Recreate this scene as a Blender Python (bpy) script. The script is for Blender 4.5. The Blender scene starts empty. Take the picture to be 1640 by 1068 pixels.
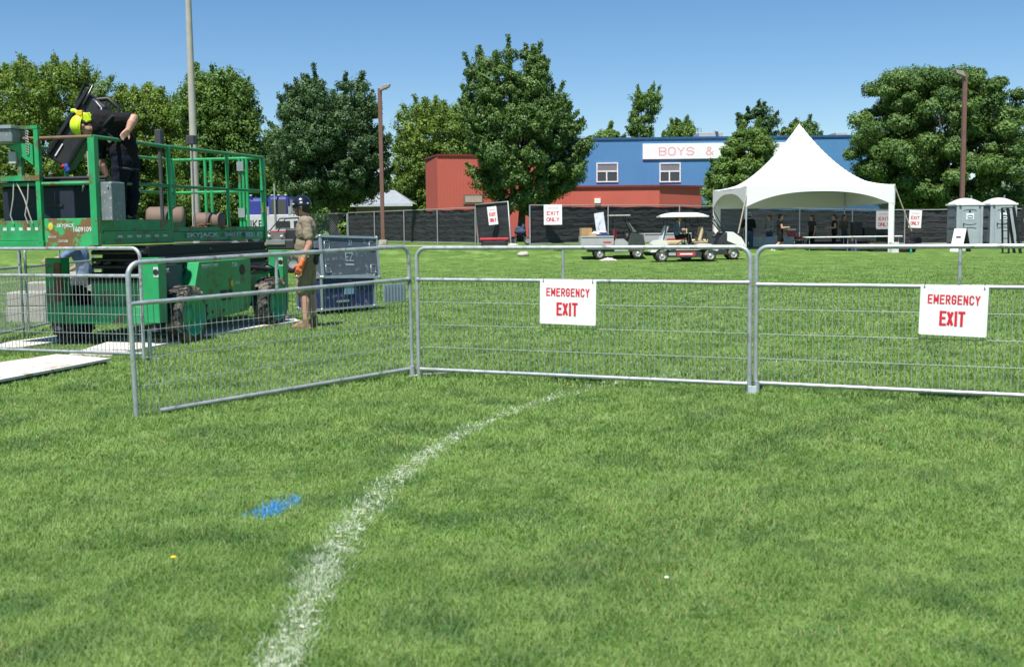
import bpy, math, random
import numpy as np
from mathutils import Vector, Matrix
random.seed(7); RNG = np.random.default_rng(7)
R = math.radians
SC = bpy.context.scene
COL = SC.collection

HC = 1.42
F = 1850.0
PITCH = math.atan(174 / F)
ROLL = 0.012
cd = bpy.data.cameras.new("camera"); cam = bpy.data.objects.new("camera", cd); COL.objects.link(cam)
fw = Vector((0, math.cos(PITCH), -math.sin(PITCH)))
rt0 = Vector((1, 0, 0)); up0 = rt0.cross(fw)
rt = rt0 * math.cos(ROLL) - up0 * math.sin(ROLL)
up = up0 * math.cos(ROLL) + rt0 * math.sin(ROLL)
CM = Matrix((rt, up, -fw)).transposed()
cam.matrix_world = Matrix.Translation((0, 0, HC)) @ CM.to_4x4()
cd.sensor_width = 36; cd.lens = F / 1640 * 36
cd.clip_start = 0.1; cd.clip_end = 3000
cd.dof.use_dof = True; cd.dof.focus_distance = 26; cd.dof.aperture_fstop = 4.8
SC.camera = cam

# ------------------------------------------------------------------ light
SUN_EL = 64
SHADOW = Vector((0.36, 0.93)).normalized()      # where shadows fall on the ground
w = bpy.data.worlds.new("World"); SC.world = w; w.use_nodes = True
nt = w.node_tree; bg = nt.nodes["Background"]
sky = nt.nodes.new("ShaderNodeTexSky"); sky.sky_type = 'NISHITA'; sky.sun_disc = False
sky.sun_elevation = R(SUN_EL); sky.sun_rotation = math.atan2(-SHADOW.x, -SHADOW.y)
sky.altitude = 150; sky.air_density = 0.85; sky.dust_density = 0.0; sky.ozone_density = 3.0
hs = nt.nodes.new("ShaderNodeHueSaturation"); hs.inputs["Saturation"].default_value = 1.2; nt.links.new(sky.outputs[0], hs.inputs["Color"])
nt.links.new(hs.outputs[0], bg.inputs[0]); bg.inputs[1].default_value = 0.08
sd = bpy.data.lights.new("sun", 'SUN'); sd.energy = 4.9; sd.angle = R(0.53); sd.color = (1.0, 0.955, 0.88)
sun = bpy.data.objects.new("sun", sd); COL.objects.link(sun)
ldir = Vector((SHADOW.x * math.cos(R(SUN_EL)), SHADOW.y * math.cos(R(SUN_EL)), -math.sin(R(SUN_EL))))
sun.rotation_euler = ldir.to_track_quat('-Z', 'Y').to_euler(); sun.location = (0, -5, 30)
SC.view_settings.view_transform = 'Standard'; SC.view_settings.look = 'None'
SC.view_settings.exposure = 0.62; SC.view_settings.gamma = 1.0

# ------------------------------------------------------------------ placement (photo pixel -> place on the ground / at a depth)
def ray(px, py):
    return fw + rt * ((px - 820) / F) + up * (-(py - 534) / F)
def sm(a, b, x):
    t = min(1, max(0, (x - a) / (b - a))); return t * t * (3 - 2 * t)
def terr(x, y):
    return 0.45 * (1 - sm(6, 22, x)) * sm(45, 51.5, y) + 0.1 * sm(50, 60, y) * sm(6, 22, x)
def terr_np(x, y):
    def s(a, b, v):
        t = np.clip((v - a) / (b - a), 0, 1); return t * t * (3 - 2 * t)
    return 0.45 * (1 - s(6, 22, x)) * s(45, 51.5, y) + 0.1 * s(50, 60, y) * s(6, 22, x)
def G(px, py, z=0.0):
    r = ray(px, py); t = (z - HC) / r.z
    return Vector((r.x * t, r.y * t, z))
def D(px, py, Y):
    r = ray(px, py); t = Y / r.y
    return Vector((r.x * t, Y, HC + r.z * t))
def X(px, Y, py=350):
    return D(px, py, Y).x

# ------------------------------------------------------------------ materials
MC = {}
def mat(name, col, rough=0.6, metal=0.0, var=0.12, scale=8, bump=0.0, bscale=60, spec=0.5, coat=0.0, trans=0.0, dirt=None, dirt_amt=0.35, dirt_scale=3):
    if name in MC: return MC[name]
    m = bpy.data.materials.new(name); m.use_nodes = True; MC[name] = m
    n = m.node_tree; P = n.nodes["Principled BSDF"]
    P.inputs["Roughness"].default_value = rough; P.inputs["Metallic"].default_value = metal
    P.inputs["Specular IOR Level"].default_value = spec
    P.inputs["Coat Weight"].default_value = coat
    P.inputs["Transmission Weight"].default_value = trans
    tc = n.nodes.new("ShaderNodeTexCoord")
    nz = n.nodes.new("ShaderNodeTexNoise"); nz.inputs["Scale"].default_value = scale; nz.inputs["Detail"].default_value = 6
    n.links.new(tc.outputs["Object"], nz.inputs["Vector"])
    rp = n.nodes.new("ShaderNodeValToRGB"); e = rp.color_ramp.elements
    e[0].position = 0.3; e[1].position = 0.7
    e[0].color = [c * (1 - var) for c in col] + [1]; e[1].color = [min(1, c * (1 + var)) for c in col] + [1]
    n.links.new(nz.outputs[0], rp.inputs[0]); out = rp.outputs[0]
    if dirt:
        n2 = n.nodes.new("ShaderNodeTexNoise"); n2.inputs["Scale"].default_value = dirt_scale; n2.inputs["Detail"].default_value = 10
        n2.inputs["Roughness"].default_value = 0.7
        n.links.new(tc.outputs["Object"], n2.inputs["Vector"])
        mr = n.nodes.new("ShaderNodeMapRange"); mr.inputs[1].default_value = 0.62 - dirt_amt * 0.4; mr.inputs[2].default_value = 0.62 - dirt_amt * 0.4 + 0.035
        mr.inputs[4].default_value = 0.9
        n.links.new(n2.outputs[0], mr.inputs[0])
        mx = n.nodes.new("ShaderNodeMix"); mx.data_type = 'RGBA'
        n.links.new(mr.outputs[0], mx.inputs[0]); n.links.new(out, mx.inputs[6]); mx.inputs[7].default_value = list(dirt) + [1]
        out = mx.outputs[2]
    n.links.new(out, P.inputs["Base Color"])
    rr = n.nodes.new("ShaderNodeMapRange"); rr.inputs[3].default_value = max(0, rough - 0.12); rr.inputs[4].default_value = min(1, rough + 0.12)
    n.links.new(nz.outputs[0], rr.inputs[0]); n.links.new(rr.outputs[0], P.inputs["Roughness"])
    if bump:
        nb = n.nodes.new("ShaderNodeTexNoise"); nb.inputs["Scale"].default_value = bscale; nb.inputs["Detail"].default_value = 4
        n.links.new(tc.outputs["Object"], nb.inputs["Vector"])
        b = n.nodes.new("ShaderNodeBump"); b.inputs["Strength"].default_value = bump; b.inputs["Distance"].default_value = 0.02
        n.links.new(nb.outputs[0], b.inputs["Height"]); n.links.new(b.outputs[0], P.inputs["Normal"])
    return m

galv = mat("galvanised_steel", (0.46, 0.49, 0.51), 0.42, 0.55, 0.14, 14, dirt=(0.24, 0.23, 0.21), dirt_amt=0.12, dirt_scale=9)
galv_far = mat("grey_steel", (0.34, 0.36, 0.37), 0.5, 0.4, 0.1, 5)
green_p = mat("lift_green_paint", (0.022, 0.31, 0.105), 0.42, 0, 0.14, 5, bump=0.08, dirt=(0.12, 0.10, 0.05), dirt_amt=0.16, dirt_scale=4)
green_d = mat("lift_green_worn", (0.022, 0.29, 0.10), 0.5, 0, 0.2, 6, dirt=(0.17, 0.075, 0.035), dirt_amt=0.22, dirt_scale=5)
rusty = mat("rusted_plate", (0.03, 0.36, 0.12), 0.6, 0, 0.1, 6, dirt=(0.20, 0.07, 0.03), dirt_amt=0.32, dirt_scale=3.2)
black_p = mat("black_paint", (0.012, 0.012, 0.014), 0.45, 0, 0.3, 6, bump=0.05)
black_m = mat("black_plastic", (0.02, 0.02, 0.022), 0.55, 0, 0.2, 8)
rubber = mat("tyre_rubber", (0.028, 0.027, 0.026), 0.85, 0, 0.3, 12, bump=0.3, dirt=(0.16, 0.14, 0.11), dirt_amt=0.3, dirt_scale=6)
wire_m = mat("barrier_wire", (0.27, 0.31, 0.31), 0.6, 0.2, 0.1, 9)
white_p = mat("white_plastic", (0.78, 0.78, 0.76), 0.4, 0, 0.04, 3, dirt=(0.5, 0.48, 0.44), dirt_amt=0.05)
sign_w = mat("sign_white", (0.82, 0.82, 0.82), 0.45, 0, 0.03, 2)
red_ink = mat("sign_red", (0.62, 0.02, 0.04), 0.5, 0, 0.12, 20)
pink_ink = mat("faded_red_letters", (0.76, 0.36, 0.40), 0.5, 0, 0.08, 4)
red_p = mat("red_paint", (0.42, 0.02, 0.03), 0.4, 0, 0.1, 4)
grey_box = mat("grey_box_paint", (0.16, 0.19, 0.20), 0.5, 0, 0.15, 9, dirt=(0.4, 0.4, 0.38), dirt_amt=0.1, dirt_scale=20)
alu = mat("aluminium_edge", (0.42, 0.46, 0.48), 0.35, 0.6, 0.1, 8)
glass = mat("window_glass", (0.03, 0.035, 0.04), 0.08, 0, 0.1, 1, spec=0.8)
clear = mat("clear_plastic", (0.45, 0.48, 0.48), 0.15, 0, 0.05, 2); clear.node_tree.nodes["Principled BSDF"].inputs["Alpha"].default_value = .4
wood = mat("pale_plywood", (0.60, 0.57, 0.52), 0.8, 0, 0.12, 7, bump=0.2, dirt=(0.34, 0.28, 0.2), dirt_amt=0.12, dirt_scale=4)
cardb = mat("cardboard", (0.42, 0.27, 0.13), 0.8, 0, 0.1, 4)
concrete = mat("concrete", (0.45, 0.42, 0.37), 0.9, 0, 0.12, 6, bump=0.4, dirt=(0.25, 0.23, 0.2), dirt_amt=0.15)
conc_pole = mat("concrete_pole", (0.38, 0.365, 0.33), 0.85, 0, 0.08, 3, bump=0.2)
brown_pole_m = mat("brown_steel", (0.165, 0.085, 0.065), 0.55, 0.0, 0.1, 3)
skin = mat("skin", (0.50, 0.27, 0.19), 0.5, 0, 0.06, 12)
hair_m = mat("dark_hair", (0.022, 0.014, 0.01), 0.6, 0, 0.3, 50)
hivis = mat("hi_vis_yellow", (0.62, 0.80, 0.03), 0.4, 0, 0.06, 10)
bark = mat("bark", (0.085, 0.062, 0.047), 0.95, 0, 0.3, 5, bump=0.9, bscale=14)
def cloth(name, col): return mat(name, col, 0.9, 0, 0.16, 7, bump=0.5, bscale=22, spec=0.15)

# ------------------------------------------------------------------ mesh builder
class MB:
    def __init__(s): s.v = []; s.f = []; s.sm = []
    def add(s, vs, fs, smooth=False):
        b = len(s.v); s.v += [tuple(v) for v in vs]
        for f in fs: s.f.append([b + i for i in f]); s.sm.append(smooth)
        return s
    def box(s, x0, x1, y0, y1, z0, z1, M=None):
        vs = [Vector((x, y, z)) for z in (z0, z1) for y in (y0, y1) for x in (x0, x1)]
        if M: vs = [M @ v for v in vs]
        return s.add(vs, [(0, 2, 3, 1), (4, 5, 7, 6), (0, 1, 5, 4), (2, 6, 7, 3), (0, 4, 6, 2), (1, 3, 7, 5)])
    def cyl(s, a, b, r0, r1=None, n=12, cap=True, smooth=True, ph=0.0):
        a = Vector(a); b = Vector(b); r1 = r0 if r1 is None else r1
        d = (b - a).normalized(); u = d.orthogonal().normalized(); w_ = d.cross(u)
        if n == 4:
            h = Vector((0, 0, 1)) if abs(d.z) < 0.9 else Vector((0, 1, 0))
            u = d.cross(h).normalized(); w_ = d.cross(u); ph = math.pi / 4; r0 *= 1.414; r1 *= 1.414
        vs = []
        for c, r in ((a, r0), (b, r1)):
            for i in range(n):
                t = 2 * math.pi * i / n + ph; vs.append(c + (u * math.cos(t) + w_ * math.sin(t)) * r)
        fs = [(i, (i + 1) % n, n + (i + 1) % n, n + i) for i in range(n)]
        s.add(vs, fs, smooth and n > 5)
        if cap: s.add(vs[:n], [tuple(reversed(range(n)))]); s.add(vs[n:], [tuple(range(n))])
        return s
    def tube(s, pts, r, n=8, cap=True):
        pts = [Vector(p) for p in pts]; rs = r if isinstance(r, (list, tuple)) else [r] * len(pts)
        u = None; vs = []
        for i, p in enumerate(pts):
            d = (pts[min(i + 1, len(pts) - 1)] - pts[max(i - 1, 0)]).normalized()
            u = d.orthogonal().normalized() if u is None else (u - d * u.dot(d)).normalized()
            w_ = d.cross(u)
            for k in range(n):
                t = 2 * math.pi * k / n; vs.append(p + (u * math.cos(t) + w_ * math.sin(t)) * rs[i])
        fs = []
        for i in range(len(pts) - 1):
            for k in range(n):
                a = i * n + k; b = i * n + (k + 1) % n; fs.append((a, b, b + n, a + n))
        s.add(vs, fs, True)
        if cap: s.add(vs[:n], [tuple(reversed(range(n)))]); s.add(vs[-n:], [tuple(range(n))])
        return s
    def prism(s, poly, f0, f1, smooth=False):
        """poly: 2D points, f0/f1 map (a,b)->3D for both ends"""
        n = len(poly); A = [f0(*p) for p in poly]; B = [f1(*p) for p in poly]
        s.add(A + B, [tuple(reversed(range(n))), tuple(range(n, 2 * n))])
        s.add(A + B, [(i, (i + 1) % n, n + (i + 1) % n, n + i) for i in range(n)], smooth)
        return s
    def xprism(s, poly, x0, x1):      # poly in (y,z)
        return s.prism(poly, lambda a, b: (x0, a, b), lambda a, b: (x1, a, b))
    def yprism(s, poly, y0, y1):      # poly in (x,z)
        return s.prism(poly, lambda a, b: (a, y0, b), lambda a, b: (a, y1, b))
    def zprism(s, poly, z0, z1):
        return s.prism(poly, lambda a, b: (a, b, z0), lambda a, b: (a, b, z1))
    def lathe(s, prof, c, axis='Z', n=24, smooth=True):
        c = Vector(c); vs = []
        for r, h in prof:
            for i in range(n):
                t = 2 * math.pi * i / n; a = r * math.cos(t); b = r * math.sin(t)
                vs.append(c + Vector({'Z': (a, b, h), 'X': (h, a, b), 'Y': (a, h, b)}[axis]))
        fs = []
        for j in range(len(prof) - 1):
            for i in range(n):
                k = (i + 1) % n; fs.append((j * n + i, j * n + k, (j + 1) * n + k, (j + 1) * n + i))
        return s.add(vs, fs, smooth)
    def ell(s, c, rad, M=None, n=16, m=10):
        c = Vector(c); vs = []; M = M or Matrix.Identity(3)
        for j in range(1, m):
            for i in range(n):
                a = math.pi * j / m; b = 2 * math.pi * i / n
                vs.append(c + M @ Vector((rad[0] * math.sin(a) * math.cos(b), rad[1] * math.sin(a) * math.sin(b), rad[2] * math.cos(a))))
        t = len(vs); vs.append(c + M @ Vector((0, 0, rad[2]))); vs.append(c - M @ Vector((0, 0, rad[2])))
        fs = []
        for j in range(m - 2):
            for i in range(n):
                k = (i + 1) % n; fs.append((j * n + i, (j + 1) * n + i, (j + 1) * n + k, j * n + k))
        for i in range(n):
            k = (i + 1) % n; fs.append((t, i, k)); fs.append((t + 1, (m - 2) * n + k, (m - 2) * n + i))
        return s.add(vs, fs, True)
    def cap_(s, a, ra, b, rb, n=12):
        s.ell(a, (ra,) * 3, n=n, m=8); s.ell(b, (rb,) * 3, n=n, m=8)
        if (Vector(a) - Vector(b)).length > 1e-4: s.cyl(a, b, ra, rb, n)
        return s
    def build(s, name, m=None, parent=None, bevel=0.0, **props):
        me = bpy.data.meshes.new(name); me.from_pydata(s.v, [], s.f); me.update()
        me.polygons.foreach_set("use_smooth", s.sm)
        if m: me.materials.append(m)
        o = bpy.data.objects.new(name, me); COL.objects.link(o)
        if parent: o.parent = parent
        if bevel:
            b = o.modifiers.new("b", 'BEVEL'); b.width = bevel; b.segments = 2; b.limit_method = 'ANGLE'; b.angle_limit = R(40)
        for k, v_ in props.items(): o[k] = v_
        return o
def tag(o, label=None, cat=None, group=None, kind=None):
    for k, v_ in (('label', label), ('category', cat), ('group', group), ('kind', kind)):
        if v_: o[k] = v_
    return o
def thing(name, label, cat, loc=(0, 0, 0), rz=0, group=None):
    o = bpy.data.objects.new(name, None); COL.objects.link(o); o.empty_display_size = 0.2
    o.location = loc; o.rotation_euler = (0, 0, rz)
    return tag(o, label, cat, group)
def copy_tree(o, parent=None):
    c = o.copy(); COL.objects.link(c); c.parent = parent
    for ch in o.children: copy_tree(ch, c)
    return c
def text(s, height, m, parent, loc, rot=(R(90), 0, 0), width=None, bold=0.0, name="lettering", depth=0.0015, align='CENTER', space=1.0):
    cu = bpy.data.curves.new("t", 'FONT'); cu.body = s; cu.size = 1; cu.extrude = 0.5; cu.offset = bold
    cu.space_character = space; cu.resolution_u = 3
    to = bpy.data.objects.new("t", cu); COL.objects.link(to)
    dg = bpy.context.evaluated_depsgraph_get(); me = bpy.data.meshes.new_from_object(to.evaluated_get(dg))
    bpy.data.objects.remove(to)
    n = len(me.vertices); a = np.empty(n * 3); me.vertices.foreach_get("co", a); a = a.reshape(-1, 3)
    mn = a.min(0); mx_ = a.max(0); sy = height / (mx_[1] - mn[1]); sx = (width / (mx_[0] - mn[0])) if width else sy
    a[:, 0] = (a[:, 0] - (mn[0] + mx_[0]) / 2) * sx; a[:, 1] = (a[:, 1] - (mn[1] + mx_[1]) / 2) * sy; a[:, 2] *= depth * 2
    me.vertices.foreach_set("co", a.ravel()); me.materials.clear(); me.materials.append(m); me.update()
    o = bpy.data.objects.new(name, me); COL.objects.link(o); o.parent = parent; o.location = loc; o.rotation_euler = rot
    return o

_O = [(1, .8), (.75, 1), (.25, 1), (0, .8), (0, .2), (.25, 0), (.75, 0), (1, .2)]
GLY = {'E': [[(1, 1), (0, 1), (0, 0), (1, 0)], [(0, .52), (.85, .52)]], 'M': [[(0, 0), (0, 1), (.5, .3), (1, 1), (1, 0)]], 'R': [[(0, 0), (0, 1), (.75, 1), (1, .85), (1, .63), (.75, .48), (0, .48)], [(.5, .48), (1, 0)]],
    'G': [_O + [(1, .47), (.55, .47)]], 'N': [[(0, 0), (0, 1), (1, 0), (1, 1)]], 'C': [_O], 'Y': [[(0, 1), (.5, .48), (1, 1)], [(.5, .48), (.5, 0)]], 'X': [[(0, 0), (1, 1)], [(0, 1), (1, 0)]],
    'I': [[(.5, 0), (.5, 1)]], 'T': [[(0, 1), (1, 1)], [(.5, 1), (.5, 0)]], 'O': [_O + [(1, .8)]], 'L': [[(0, 1), (0, 0), (1, 0)]], 'B': [[(0, 0), (0, 1), (.75, 1), (1, .85), (1, .65), (.75, .52), (1, .38), (1, .15), (.75, 0), (0, 0)], [(0, .52), (.75, .52)]],
    'S': [[(1, .82), (.75, 1), (.25, 1), (0, .82), (0, .64), (.25, .52), (.75, .5), (1, .36), (1, .18), (.75, 0), (.25, 0), (0, .18)]], '&': [[(1, 0), (.2, .75), (.25, .95), (.5, 1), (.7, .85), (.55, .65), (.1, .4), (0, .2), (.2, 0), (.6, 0), (1, .4)]]}
def letters(s, width, height, t, m, parent, c, gap=.35, name="lettering"):
    """block capitals built of strokes on the -Y face, centred on c; t = stroke thickness"""
    mb = MB(); n = len(s); W_ = [(.25 if ch == 'I' else 1.15 if ch in 'M' else 1.0) for ch in s]; tot = sum(W_) + gap * (n - 1); u = (width - t) / tot; x = -width / 2 + t / 2; dz = 0
    for ch, cw in zip(s, W_):
        for pl in GLY[ch]:
            for i in range(len(pl) - 1):
                a = Vector((pl[i][0] * cw * u, pl[i][1] * (height - t))); b = Vector((pl[i + 1][0] * cw * u, pl[i + 1][1] * (height - t)))
                d = (b - a).normalized(); e = d * t / 2; nn = Vector((-d.y, d.x)) * t / 2; dz = (dz + 1) % 12
                if ch in 'X': e = d * t * .2
                q = [a - e - nn, b + e - nn, b + e + nn, a - e + nn]; o = Vector((c[0] + x, c[2] - height / 2 + t / 2))
                y = c[1] - .0006 - dz * .0001
                mb.yprism([(p.x + o.x, p.y + o.y) for p in q], y, c[1] + .0004)
        x += (cw + gap) * u
    return mb.build(name, m, parent)
# ------------------------------------------------------------------ ground
def axis_pts(stops):
    out = []
    for a, b, st in stops: out += list(np.arange(a, b, st))
    out.append(stops[-1][1]); return np.array(out)
def sheet(name, xs, ys, zf, m, off=0.0):
    Xg, Yg = np.meshgrid(xs, ys); Z = zf(Xg, Yg) + off
    v = np.stack([Xg, Yg, Z], -1).reshape(-1, 3); nx, ny = len(xs), len(ys)
    i = (np.arange(ny - 1)[:, None] * nx + np.arange(nx - 1)[None]).ravel()
    f = np.stack([i, i + 1, i + 1 + nx, i + nx], -1)
    me = bpy.data.meshes.new(name); me.from_pydata(v.tolist(), [], f.tolist()); me.update()
    me.polygons.foreach_set("use_smooth", [True] * len(f)); me.materials.append(m)
    o = bpy.data.objects.new(name, me); COL.objects.link(o); o['kind'] = 'structure'; return o

def grass_nodes(m, blades):
    m.use_nodes = True; n = m.node_tree; n.nodes.clear(); L = n.links.new
    out = n.nodes.new("ShaderNodeOutputMaterial"); P = n.nodes.new("ShaderNodeBsdfPrincipled")
    geo = n.nodes.new("ShaderNodeNewGeometry")
    def noise(sc, det=4, stretch=None, rough=0.5):
        a = n.nodes.new("ShaderNodeTexNoise"); a.inputs["Scale"].default_value = sc; a.inputs["Detail"].default_value = det; a.inputs["Roughness"].default_value = rough
        if stretch:
            mp = n.nodes.new("ShaderNodeMapping"); mp.inputs["Scale"].default_value = stretch; L(geo.outputs["Position"], mp.inputs[0]); L(mp.outputs[0], a.inputs[0])
        else: L(geo.outputs["Position"], a.inputs[0])
        return a.outputs[0]
    def mrange(x, a, b, c, d):
        r = n.nodes.new("ShaderNodeMapRange"); L(x, r.inputs[0])
        for i, v_ in enumerate((a, b, c, d)): r.inputs[i + 1].default_value = v_
        return r.outputs[0]
    def mix(f, a, b, mode='MIX'):
        x = n.nodes.new("ShaderNodeMix"); x.data_type = 'RGBA'; x.blend_type = mode
        for s_, i in ((f, 0), (a, 6), (b, 7)):
            if isinstance(s_, (float, int)): x.inputs[i].default_value = s_
            elif isinstance(s_, tuple): x.inputs[i].default_value = s_ + (1,)
            else: L(s_, x.inputs[i])
        return x.outputs[2]
    big = mrange(noise(0.9, 6, None, 0.62), 0.38, 0.62, 0, 1)
    mid = mrange(noise(3.2, 5, None, 0.65), 0.42, 0.62, 0, 1)
    G0, G1, G2 = ((0.095, 0.215, 0.042), (0.20, 0.36, 0.08), (0.33, 0.49, 0.16)) if blades else ((0.085, 0.16, 0.03), (0.15, 0.245, 0.05), (0.20, 0.295, 0.075))
    c = mix(big, G0, G1); c = mix(mrange(mid, 0, 1, 0, 0.7), c, G2); c = mix(mrange(noise(1.7, 5, (1, 1, 1), .7), .50, .60, 0, .8), c, (0.05, 0.135, 0.045)); c = mix(mrange(noise(1.25, 6, (1, .8, 1.3), .7), .50, .62, 0, .8), c, (0.28, 0.42, 0.12)); c = mix(mrange(noise(9, 4), .35, .65, 0, .35), c, (0.06, 0.14, 0.03))
    if blades:
        at = n.nodes.new("ShaderNodeAttribute"); at.attribute_name = "tint"
        c = mix(mrange(at.outputs["Fac"], 0, 1, 0, 0.55), c, (0.26, 0.36, 0.13))
        sn = n.nodes.new("ShaderNodeMath"); sn.operation = 'GREATER_THAN'; sn.inputs[1].default_value = 1.5; L(at.outputs["Fac"], sn.inputs[0]); c = mix(sn.outputs[0], c, (0.42, 0.36, 0.17))
        a2 = n.nodes.new("ShaderNodeAttribute"); a2.attribute_name = "paint"
        c = mix(a2.outputs["Fac"], c, (0.70, 0.76, 0.66))
        a3 = n.nodes.new("ShaderNodeAttribute"); a3.attribute_name = "blue"
        c = mix(a3.outputs["Fac"], c, (0.04, 0.33, 0.85))
        L(c, P.inputs["Base Color"]); P.inputs["Roughness"].default_value = 0.48; P.inputs["Specular IOR Level"].default_value = 0.3
        tr = n.nodes.new("ShaderNodeBsdfTranslucent"); L(mix(0.35, c, (0.35, 0.5, 0.06)), tr.inputs[0])
        ms = n.nodes.new("ShaderNodeMixShader"); ms.inputs[0].default_value = 0.4
        L(P.outputs[0], ms.inputs[1]); L(tr.outputs[0], ms.inputs[2]); L(ms.outputs[0], out.inputs[0])
    else:
        streak = mrange(noise(1.0, 5, (0.25, 1.4, 1)), 0.35, 0.65, 0, 1)
        c = mix(mrange(streak, 0, 1, 0, 0.5), c, (0.12, 0.215, 0.04))
        fine = mrange(noise(38, 4), 0.3, 0.7, 0.62, 1.15)
        mm = n.nodes.new("ShaderNodeMix"); mm.data_type = 'RGBA'; mm.blend_type = 'MULTIPLY'; mm.inputs[0].default_value = 1
        L(c, mm.inputs[6]); L(fine, mm.inputs[7]); c = mm.outputs[2]
        L(c, P.inputs["Base Color"]); P.inputs["Roughness"].default_value = 0.9; P.inputs["Specular IOR Level"].default_value = 0.1
        b = n.nodes.new("ShaderNodeBump"); b.inputs["Strength"].default_value = 0.7; b.inputs["Distance"].default_value = 0.05
        L(noise(30, 5), b.inputs["Height"]); L(b.outputs[0], P.inputs["Normal"]); L(P.outputs[0], out.inputs[0])
m_ground = bpy.data.materials.new("lawn_ground"); grass_nodes(m_ground, False)
m_blade = bpy.data.materials.new("grass_blades"); grass_nodes(m_blade, True)

xs = axis_pts([(-600, -60, 60), (-60, -30, 5), (-30, 30, 1.0), (30, 60, 5), (60, 600, 60)])
ys = axis_pts([(-30, 0, 10), (0, 40, 2), (40, 64, 0.75), (64, 120, 8), (120, 900, 65)])
sheet("ground", xs, ys, terr_np, m_ground)

# the painted boundary line (photo pixels -> ground), as a poly-line
LINE = [G(*p).to_2d() for p in ((400, 1150), (447, 1068), (485, 990), (520, 915), (560, 850), (610, 790), (655, 750), (720, 705), (800, 667), (885, 638), (985, 616), (1110, 598), (1300, 575), (1480, 557), (1640, 545))]
def densify(P_, n):
    out = []
    for i in range(len(P_) - 1):
        p0 = P_[max(i - 1, 0)]; p1 = P_[i]; p2 = P_[i + 1]; p3 = P_[min(i + 2, len(P_) - 1)]
        for k in range(n):
            t = k / n
            out.append(0.5 * ((2 * p1) + (p2 - p0) * t + (2 * p0 - 5 * p1 + 4 * p2 - p3) * t * t + (3 * p1 - p0 - 3 * p2 + p3) * t ** 3))
    out.append(P_[-1]); return out
LD = densify(LINE, 14); LA = np.array([[p.x, p.y] for p in LD])
def hash_noise(x, y, s, seed=0):
    """cheap value noise"""
    def h(i, j): v = np.sin(i * 127.1 + j * 311.7 + seed * 17.3) * 43758.5453; return v - np.floor(v)
    x = x * s; y = y * s; i = np.floor(x); j = np.floor(y); u = x - i; v = y - j; u = u * u * (3 - 2 * u); v = v * v * (3 - 2 * v)
    return (h(i, j) * (1 - u) + h(i + 1, j) * u) * (1 - v) + (h(i, j + 1) * (1 - u) + h(i + 1, j + 1) * u) * v
def line_dist(x, y):
    best = np.full(x.shape, 9.0)
    for i in range(len(LA) - 1):
        a = LA[i]; d = LA[i + 1] - a; L2 = d @ d
        t = np.clip(((x - a[0]) * d[0] + (y - a[1]) * d[1]) / L2, 0, 1)
        best = np.minimum(best, np.hypot(x - a[0] - d[0] * t, y - a[1] - d[1] * t))
    return best
BLUE = [(G(422, 824).x, G(422, 824).y, 0.05, 0.075, 0.5), (G(440, 816).x, G(440, 816).y, 0.055, 0.11, 0), (G(458, 806).x, G(458, 806).y, 0.045, 0.09, 0), (G(470, 803).x, G(470, 803).y, .03, .03, 0), (G(405, 829).x, G(405, 829).y, 0.04, 0.02, 0), (G(900, 598).x, G(900, 598).y, 0.06, 0.05, 0), (G(1028, 520).x, G(1028, 520).y, .06, .09, 0), (G(1093, 487).x, G(1093, 487).y, .06, .1, 0)]

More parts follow.
